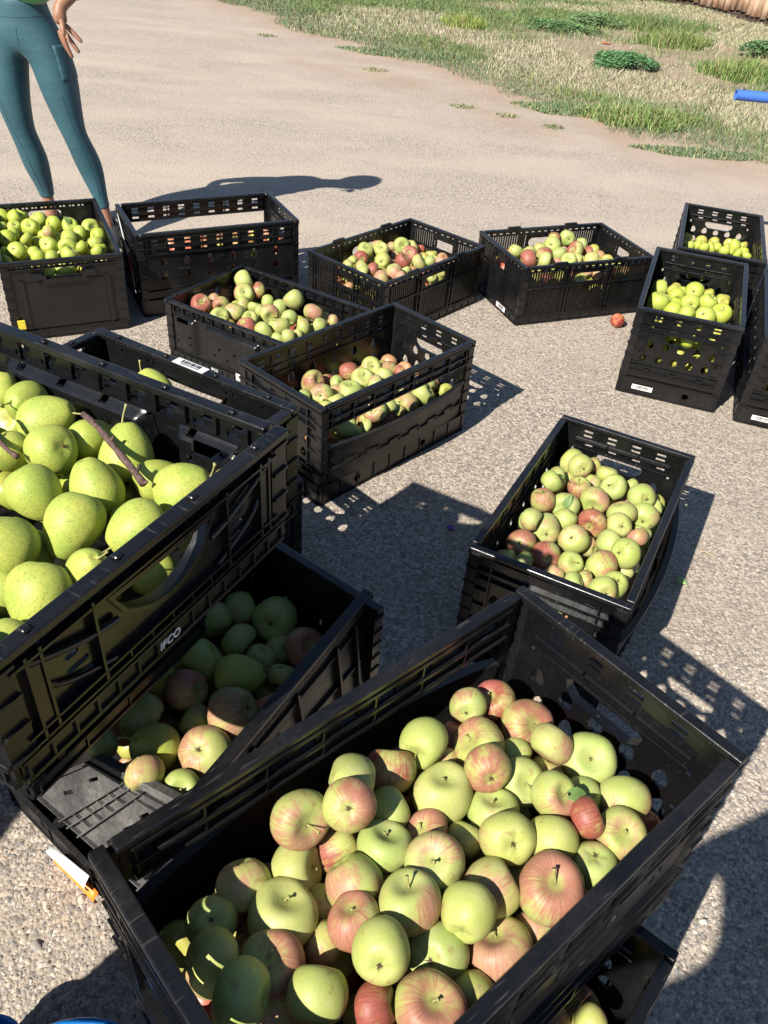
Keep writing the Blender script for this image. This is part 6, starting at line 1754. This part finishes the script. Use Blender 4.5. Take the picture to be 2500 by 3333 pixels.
def photographer():
    """stands behind the viewer; only the shadow enters the picture"""
    bx, by = -0.25, -0.58
    root = tag(empty('person', (bx, by, 0)), 'person holding up a phone beside the big front crate, seen only by the shadow', 'person')
    nd = [((0, 0, 0.84), 0.13)]; ed = []
    ch = chain(nd, ed, 0, [((0, 0, 1.0), 0.125), ((0, 0.01, 1.17), 0.15)])
    nk = chain(nd, ed, ch, [((0, 0.02, 1.28), 0.055), ((0, 0.03, 1.34), 0.05)])
    chain(nd, ed, nk, [((0, 0.05, 1.41), 0.085), ((0, 0.05, 1.49), 0.08)])
    for s in (-1, 1):
        chain(nd, ed, ch, [((0.17 * s, 0.02, 1.20), 0.058), ((0.22 * s, 0.10, 1.05), 0.045), ((0.20 * s + 0.10, 0.22, 1.20), 0.036), ((0.03 * s + 0.22, 0.31, 1.345), 0.028)])
        chain(nd, ed, 0, [((0.085 * s, 0, 0.74), 0.10), ((0.10 * s, 0.0, 0.42), 0.065), ((0.11 * s, -0.01, 0.25), 0.06), ((0.11 * s, 0.0, 0.06), 0.04)])
    b = link('body', skin_mesh('body', nd, ed, 0, DENIM, 2), root)
    head_parts(b, (0, 0.05, 1.45), 0.095, (0.3, 0.9, -0.4))
    for s in (-1, 1): shoe(root, (0.11 * s, -0.05, 0), (0.12 * s, 0.14, 0), SHOE, 0.042)
photographer()

# ------------------------------------------------------------ other things
def bucket(x, y, label, R=0.125, H=0.243, kind='bucket'):
    t = plain('blue_bucket_plastic', (0.012, 0.17, 0.50), 0.3, 0.5, 0.15, 30)
    root = tag(empty(kind, (x, y, 0)), label, kind)
    m = MB(); seg = 40; prof = [(R * 0.80, 0.0), (R * 0.82, 0.004), (R * 0.97, H - 0.03), (R * 0.97, H - 0.012), (R * 1.03, H - 0.012), (R * 1.05, H - 0.004), (R * 1.03, H), (R * 0.965, H), (R * 0.93, H - 0.01), (R * 0.785, 0.012), (0.001, 0.012)]
    vs = [(r_ * math.cos(2 * PI * j / seg), r_ * math.sin(2 * PI * j / seg), z) for (r_, z) in prof for j in range(seg)]
    fs = [(i * seg + j, i * seg + (j + 1) % seg, (i + 1) * seg + (j + 1) % seg, (i + 1) * seg + j) for i in range(len(prof) - 1) for j in range(seg)]
    fs.append(tuple(reversed(range(seg)))); m.add(vs, fs); m.build('pail', t, root, True)
    m = MB(); m.tube([(R * 1.02 * math.cos(a), R * 1.02 * math.sin(a) , H - 0.02 - 0.10 * math.sin(a) ) if False else (R * 1.04 * math.cos(a), -R * 1.04 * math.sin(a), H - 0.03 - 0.02 * math.sin(a)) for a in [PI * i / 14 for i in range(15)]], 0.003, 6)
    m.build('handle', WHITE, root, True)
bucket(-0.318, 0.279, 'blue bucket whose shaded rim just shows at the bottom edge of the picture')
bucket(-0.492, 0.400, 'small blue cup standing next to the blue bucket, half lit by the sun', 0.05, 0.10, 'cup')

def pipe_barrier():
    t = NT('blue_paint'); co_ = t.coord()
    n = t.noise(co_, 40, 4, 0.6)
    t.base(t.mix(t.ramp(n, [(0.62, 0.0), (0.70, 0.8)]), (0.055, 0.15, 0.52), (0.16, 0.10, 0.08))); t.rough(0.45)
    root = tag(empty('pipe_barrier', (1.9, 4.0, 0)), 'blue painted metal pipe end reaching in over the dry grass', 'pipe')
    m = MB(); m.tube([(-0.535, 0, 0.742), (-0.2, 0, 0.739), (0.5, 0, 0.732), (1.4, 0, 0.722)], 0.0215, 20, False)
    m.tube([(-0.535, 0, 0.742), (-0.3, 0, 0.740)], 0.0165, 20, False)
    vs = []; seg = 20
    for r_ in (0.0215, 0.0165):
        vs += [(-0.535, r_ * math.cos(2 * PI * j / seg), 0.742 + r_ * math.sin(2 * PI * j / seg)) for j in range(seg)]
    m.add(vs, [(j, (j + 1) % seg, seg + (j + 1) % seg, seg + j) for j in range(seg)])
    m.build('pipe', t.m, root, True)
    for x in (0.15, 1.3):
        m = MB(); m.tube([(x, 0, 0.0), (x, 0, 0.72)], 0.02, 14); m.build('leg', t.m, root, True)
        m = MB(); m.tube([(x, -0.28, 0.02), (x, 0.28, 0.02)], 0.02, 14); m.build('foot', t.m, root, True)
pipe_barrier()

# crates standing to the side of the viewer that shade the gravel
s1 = td_crate('fruit_crate', 'empty tall black crate at the bottom of the side stack, out of the picture', (-1.45, 0.11, 0), 1.35, 0.32)[0]
s2 = td_crate('fruit_crate', 'empty tall black crate in the middle of the side stack, out of the picture', (-1.45, 0.11, 0.322), 1.38, 0.32)[0]
s4 = td_crate('fruit_crate', 'empty tall black crate by the viewer, lower one of two, out of the picture', (-0.575, -0.20, 0), PI / 2, 0.32)[0]
s5 = td_crate('fruit_crate', 'empty tall black crate by the viewer, upper one of two, out of the picture', (-0.575, -0.20, 0.322), PI / 2 + 0.02, 0.32)[0]
s3 = td_crate('fruit_crate', 'empty tall black crate on top of the side stack, out of the picture', (-1.45, 0.11, 0.644), 1.33, 0.32)[0]

# ------------------------------------------------------------ log fence
def log_fence():
    t = NT('weathered_log'); co_ = t.coord()
    mp = t.n('ShaderNodeMapping'); mp.inputs['Scale'].default_value = (1, 1, 0.08); t.l(co_, mp.inputs[0])
    g = t.noise(mp.outputs[0], 30, 4, 0.65); n = t.noise(co_, 6, 4, 0.6); inf = t.n('ShaderNodeObjectInfo')
    c = t.mix(t.ramp(n, [(0.38, 0.0), (0.62, 1.0)]), (0.44, 0.24, 0.13), (0.62, 0.49, 0.36))
    c = t.mix(t.ramp(g, [(0.40, 0.75), (0.55, 0.0)]), c, (0.16, 0.075, 0.04))
    c = t.mix(t.math('MULTIPLY', inf.outputs['Random'], 0.45), c, (0.52, 0.36, 0.24))
    t.base(c); t.rough(0.85); t.bump(g, 0.6, 0.02)
    rail = plain('dark_sill_log', (0.05, 0.035, 0.028), 0.9, 0.2, 0.3)
    P = [Vector((3.30, 14.75, 0.0)), Vector((3.68, 14.45, 0.0)), Vector((4.02, 14.0, 0.0)), Vector((4.33, 13.5, 0.0)), Vector((4.58, 12.85, 0.0)), Vector((5.1, 11.9, 0.0)), Vector((5.8, 10.7, 0.0))]
    root = tag(empty('log_fence', P[0]), 'palisade fence of upright peeled logs at the top corner beyond the grass', 'fence')
    L_ = [0]
    for a, b in zip(P, P[1:]): L_.append(L_[-1] + (b - a).length)
    def at(s):
        for i in range(len(P) - 1):
            if s <= L_[i + 1] or i == len(P) - 2:
                k = (s - L_[i]) / (L_[i + 1] - L_[i]); return P[i].lerp(P[i + 1], k), (P[i + 1] - P[i]).normalized()
    rr = random.Random(9); s = 0.0; meshes = []
    for v in range(6):
        m = MB(); r_ = rr.uniform(0.052, 0.068); k = 9
        m.tube([(rr.uniform(-0.006, 0.006), rr.uniform(-0.006, 0.006), 1.75 * i / k) for i in range(k + 1)], [r_ * rr.uniform(0.9, 1.08) for i in range(k + 1)], 12)
        meshes.append((m.mesh('log', t.m, True), r_))
    while s < L_[-1]:
        me, r_ = meshes[rr.randrange(6)]
        p, d = at(s + r_)
        o = link('log', me, root); o.location = p - P[0] + Vector((0, 0, 0.10 + rr.uniform(-0.02, 0.02))); o.rotation_euler = (rr.uniform(-0.02, 0.02), rr.uniform(-0.03, 0.03), rr.uniform(0, 6))
        s += 2 * r_ * 0.98
    m = MB(); nrm = Vector((0.72, 0.69, 0)) * 0.05
    m.tube([p - P[0] + Vector((0, 0, 0.05)) + nrm for p in P], 0.075, 12); m.build('sill_log', rail, root, True)
    # stone at the end of the fence
    st = tag(ellipsoid('stone', (0, 0, 0), 0.16, 0.13, 0.22, plain('pale_stone', (0.42, 0.34, 0.24), 0.9, 0.2, 0.25, 12), None, 4, 0.08), 'pale upright stone at the end of the log fence', 'stone')
    st.location = (3.05, 14.55, 0.12)
log_fence()

# ------------------------------------------------------------ grass and weeds
def blade_batch(x, y, h, w, lean, tone):
    n = len(x); an = RNG.random(n) * 2 * PI; ca, sa = np.cos(an), np.sin(an)
    la = RNG.random(n) * 2 * PI; lx, ly = np.cos(la) * lean * h, np.sin(la) * lean * h
    z0 = ground_z(x, y) - 0.004
    co = np.empty((n, 5, 3), np.float32)
    co[:, 0] = np.stack([x - ca * w, y - sa * w, z0], -1); co[:, 1] = np.stack([x + ca * w, y + sa * w, z0], -1)
    mx, my = x + lx * 0.35, y + ly * 0.35
    co[:, 2] = np.stack([mx + ca * w * 0.7, my + sa * w * 0.7, z0 + h * 0.6], -1); co[:, 3] = np.stack([mx - ca * w * 0.7, my - sa * w * 0.7, z0 + h * 0.6], -1)
    co[:, 4] = np.stack([x + lx, y + ly, z0 + h * (1 - 0.35 * lean)], -1)
    b = np.arange(n)[:, None] * 5
    f = np.concatenate([b + np.array([[0, 1, 2]]), b + np.array([[0, 2, 3]]), b + np.array([[3, 2, 4]])], 0)
    col = np.repeat(np.concatenate([tone, np.ones((n, 1))], 1)[:, None], 5, 1)
    return co.reshape(-1, 3), f, col.reshape(-1, 4)
def mat_grass():
    t = NT('grass_blade'); at = t.n('ShaderNodeAttribute', attribute_name='tone')
    t.base(at.outputs['Color']); t.rough(0.6); t.b.inputs['Specular IOR Level'].default_value = 0.25
    return t.m
GRASS = mat_grass()
def grass():
    n0 = 680000
    y = 3.0 + 14.5 * RNG.random(n0) ** 0.92
    x = -5.5 + 13.0 * RNG.random(n0)
    vis = (x > -0.30 * y - 0.9) & (x < 0.46 * y + 0.6)
    x, y = x[vis], y[vis]
    ed = edge_depth(x, y)
    dens = np.clip(ed / 0.12 + 0.15, 0, 1)
    bare = fbm(x, y, 41, 1.25, 3)
    far = np.clip((ed - 0.7) / 0.6, 0, 1)
    dens *= 1 - far * np.clip((bare - 0.535) * 9, 0, 1) * 0.9
    # the bare soil patches the photograph shows
    for (px, py, sx_, sy_) in ((3.3, 9.9, 0.5, 0.2), (2.0, 10.1, 0.28, 0.18), (3.7, 9.6, 0.35, 0.18), (4.2, 13.2, 0.6, 0.35), (2.45, 9.5, 0.25, 0.14)):
        dens *= 1 - 0.88 * np.exp(-(((x - px) / sx_) ** 2 + ((y - py) / sy_) ** 2) ** 2)
    keep = RNG.random(len(x)) < dens
    x, y, ed = x[keep], y[keep], ed[keep]
    n = len(x)
    dry = fbm(x * 0.8, y * 1.1, 51, 1.5, 4); mat_ = fbm(x, y, 61, 1.0, 3)
    rim = np.exp(-(np.clip(ed - 0.15, 0, 9) / 0.60) ** 1.5)
    strawness = np.clip((dry - 0.515) * 14, 0, 1)
    band = np.exp(-(((ed - 1.35) / 0.55) ** 2)) * np.clip((x - 0.3) / 0.8, 0, 1)
    strawness = np.clip(strawness * 0.95 + band * 0.6 * np.clip((mat_ - 0.35) * 5, 0, 1) - rim * 0.8, 0, 1)
    isdry = RNG.random(n) < strawness * 0.8 + 0.10
    greyg = RNG.random(n) < np.clip(rim * 1.1 + (mat_ - 0.55) * 2, 0, 1)
    tone = np.where(isdry[:, None], np.array([0.42, 0.375, 0.26]), np.where(greyg[:, None], np.array([0.125, 0.175, 0.09]), np.array([0.135, 0.20, 0.068])))
    tone = tone * (0.72 + 0.56 * RNG.random((n, 1)))
    yellowish = RNG.random(n) < 0.18
    tone[yellowish] = tone[yellowish] * 0.5 + np.array([0.20, 0.19, 0.06]) * 0.7
    h = np.where(isdry, 0.028 + 0.034 * RNG.random(n), 0.034 + 0.05 * RNG.random(n)) * (0.65 + 0.9 * fbm(x, y, 71, 0.7, 2)) * (1 - 0.45 * rim)
    w = 0.0018 + 0.0020 * RNG.random(n) * (y / 8)
    co, f, c = blade_batch(x, y, h, w, 0.35 + 0.5 * RNG.random(n), tone)
    o = link('grass', np_mesh('grass', co, f, GRASS, {'tone': c}))
    tag(o, 'patchy dry and green grass growing along the edge of the driveway', kind='stuff')
grass()
def weed(name, x, y, rx, ry, h, n, col, label, grass_like=False, lean=0.5, grp='weeds standing out of the grass'):
    if grass_like:
        a = RNG.random(n) * 2 * PI; r = np.sqrt(RNG.random(n))
        X_, Y_ = x + rx * r * np.cos(a) * (1 + 0.2 * np.sin(3 * a)), y + ry * r * np.sin(a)
        hh = h * (0.5 + 0.6 * RNG.random(n)) * (1 - 0.5 * r ** 2)
        tone = np.array(col)[None] * (0.7 + 0.6 * RNG.random((n, 1)))
        tone = np.where(RNG.random((n, 1)) < 0.15, np.array([[0.42, 0.36, 0.18]]), tone)
        co, f, c = blade_batch(X_, Y_, hh, 0.003 + 0.002 * RNG.random(n), lean * RNG.random(n) + 0.1, tone)
        o = link(name, np_mesh(name, co, f, GRASS, {'tone': c}))
    else:
        a = RNG.random(n) * 2 * PI; r = np.sqrt(RNG.random(n)) * (0.8 + 0.25 * np.sin(3 * a + x) + 0.1 * np.sin(7 * a))
        X_, Y_ = x + rx * r * np.cos(a), y + ry * r * np.sin(a)
        dome = np.sqrt(np.clip(1 - r ** 2 * 0.8, 0, 1))
        Z_ = ground_z(X_, Y_) + h * dome * (0.35 + 0.65 * RNG.random(n))
        s = 0.008 + 0.011 * RNG.random(n)
        q = RNG.normal(size=(n, 3)); q[:, 2] = np.abs(q[:, 2]) + 1.5; q /= np.linalg.norm(q, axis=1)[:, None]
        t1 = np.cross(q, np.array([0.3, 0.9, 0.2])[None]); t1 /= np.linalg.norm(t1, axis=1)[:, None]; t2 = np.cross(q, t1)
        ctr = np.stack([X_, Y_, Z_], -1)
        pts = [ctr - t1 * s[:, None] * 1.3, ctr - t2 * s[:, None] * 0.6, ctr + t1 * s[:, None] * 1.3, ctr + t2 * s[:, None] * 0.6]
        co = np.stack(pts, 1).reshape(-1, 3); f = np.arange(n)[:, None] * 4 + np.array([[0, 1, 2, 3]])
        tone = np.array(col)[None] * (0.7 + 0.6 * RNG.random((n, 1))); c = np.repeat(np.concatenate([tone, np.ones((n, 1))], 1), 4, 0)
        o = link(name, np_mesh(name, co, f, GRASS, {'tone': c}))
    tag(o, label, 'weed', grp)
weed('weed_clump', 1.9, 9.0, 0.36, 0.34, 0.13, 3000, (0.105, 0.225, 0.085), 'dark green broad-leaved weed clump in the middle of the dry grass')
weed('weed_clump', 1.52, 11.0, 0.5, 0.35, 0.10, 2000, (0.13, 0.225, 0.085), 'low dark green weed patch farther back, before the stone')
weed('weed_clump', 2.0, 11.6, 0.4, 0.3, 0.14, 1400, (0.14, 0.225, 0.09), 'bushy weed with pale stalks near the fence end')
weed('weed_clump', 3.65, 10.25, 0.3, 0.25, 0.16, 1800, (0.12, 0.21, 0.085), 'dark weed beside the bare soil at the picture edge')
weed('weed_clump', -0.2, 8.75, 0.6, 0.22, 0.055, 2600, (0.15, 0.205, 0.105), 'flat grey-green weed mat along the gravel edge beyond the person shadow', True, 0.9)
weed('weed_clump', 1.95, 6.05, 0.45, 0.12, 0.055, 2600, (0.15, 0.205, 0.105), 'creeping grey-green weed mat hugging the gravel edge below the blue pipe', True, 0.9)
weed('weed_clump', 1.15, 7.05, 0.4, 0.22, 0.055, 2600, (0.15, 0.21, 0.10), 'creeping weed mat at the bulge of the grass edge', True, 0.9)
weed('grass_tuft', 3.1, 8.95, 0.42, 0.3, 0.24, 1800, (0.15, 0.225, 0.06), 'tall bright green grass tuft above the blue pipe', True, 0.5, 'tall grass tufts')
weed('grass_tuft', 2.78, 10.6, 0.42, 0.3, 0.22, 1500, (0.15, 0.21, 0.06), 'tall green grass tuft behind the reddish bare patch', True, 0.5, 'tall grass tufts')
weed('grass_tuft', 1.7, 6.85, 0.45, 0.3, 0.15, 1700, (0.16, 0.225, 0.065), 'long green grass tuft arching at the gravel edge', True, 0.9, 'tall grass tufts')
weed('grass_tuft', 2.9, 11.9, 0.7, 0.4, 0.22, 1600, (0.12, 0.185, 0.06), 'wide green grass tuft below the log fence', True, 0.5, 'tall grass tufts')
weed('grass_tuft', 0.42, 10.6, 0.25, 0.2, 0.2, 700, (0.25, 0.32, 0.07), 'small yellow-green grass tuft far across the grass', True, 0.4, 'tall grass tufts')
for i, (x, y, r, lb) in enumerate(((-0.41, 7.9, 0.13, 'wispy grass sprig on the gravel below the grass edge'), (0.33, 6.85, 0.10, 'tiny weed sprig alone on the bare gravel'), (0.66, 6.68, 0.10, 'thin weed sprig between the bare gravel and the sandy strip'), (0.98, 6.45, 0.09, 'pale weed sprig on the sandy strip near the grass'), (-1.54, 9.1, 0.10, 'faint grass sprig on the far gravel'))):
    weed('grass_sprig', x, y, r, r * 0.7, 0.04, 90, (0.15, 0.19, 0.07), lb, True, 1.0, 'small sprigs on the gravel')

# ------------------------------------------------------------ litter on the ground
def scrap(name, x, y, s, col, label, cat, seed):
    m = MB(); r_ = random.Random(seed); n = 7
    vs = [(0, 0, 0.35 * s)] + [(s * r_.uniform(0.6, 1.1) * math.cos(2 * PI * i / n), s * r_.uniform(0.6, 1.1) * math.sin(2 * PI * i / n), s * r_.uniform(0.0, 0.5)) for i in range(n)]
    m.add(vs, [(0, 1 + i, 1 + (i + 1) % n) for i in range(n)])
    o = m.build(name, plain(name + '_skin', col, 0.6), None, False); o.location = (x, y, 0.004)
    so = o.modifiers.new('thick', 'SOLIDIFY'); so.thickness = 0.001
    tag(o, label, cat)
scrap('petal', 0.188, 1.768, 0.013, (0.10, 0.03, 0.26), 'crumpled purple petal lying in the shade between the crates', 'petal', 3)
scrap('leaf', 0.80, 1.63, 0.018, (0.28, 0.40, 0.14), 'small pale green leaf scrap on the sunny gravel past the lone crate', 'leaf', 8)
scrap('paper_scrap', 0.66, 0.93, 0.014, (0.75, 0.70, 0.6), 'tiny pale paper scrap on the shaded gravel beside the big crate', 'paper', 5)
scrap('fallen_leaf', 1.98, 10.35, 0.06, (0.65, 0.18, 0.06), 'orange fallen leaf on the bare soil in the grass', 'leaf', 6)
scrap('windfall', -0.19, 11.4, 0.04, (0.70, 0.62, 0.06), 'small yellow fallen fruit far back in the grass', 'fruit', 7)
for i, (x, y, a, l) in enumerate(((1.05, 4.9, 0.4, 0.10), (0.55, 1.30, 1.2, 0.05), (0.9, 1.75, -0.5, 0.045), (-0.25, 2.02, 0.9, 0.06))):
    m = MB(); m.tube([(l * (t - 0.5), 0.006 * math.sin(4 * t), 0.004) for t in (0, 0.3, 0.6, 1)], 0.0011, 5)
    o = m.build('straw', plain('straw_skin', (0.5, 0.4, 0.22), 0.8), None, True); o.location = (x, y, 0.001); o.rotation_euler = (0, 0, a)
    tag(o, ['thin dark stalk lying far out on the sunny driveway', 'straw bit lying in the shadow by the lone crate', 'pale straw bit on the sunny gravel past the lone crate', 'straw bit by the gap-sided crate'][i], 'straw')
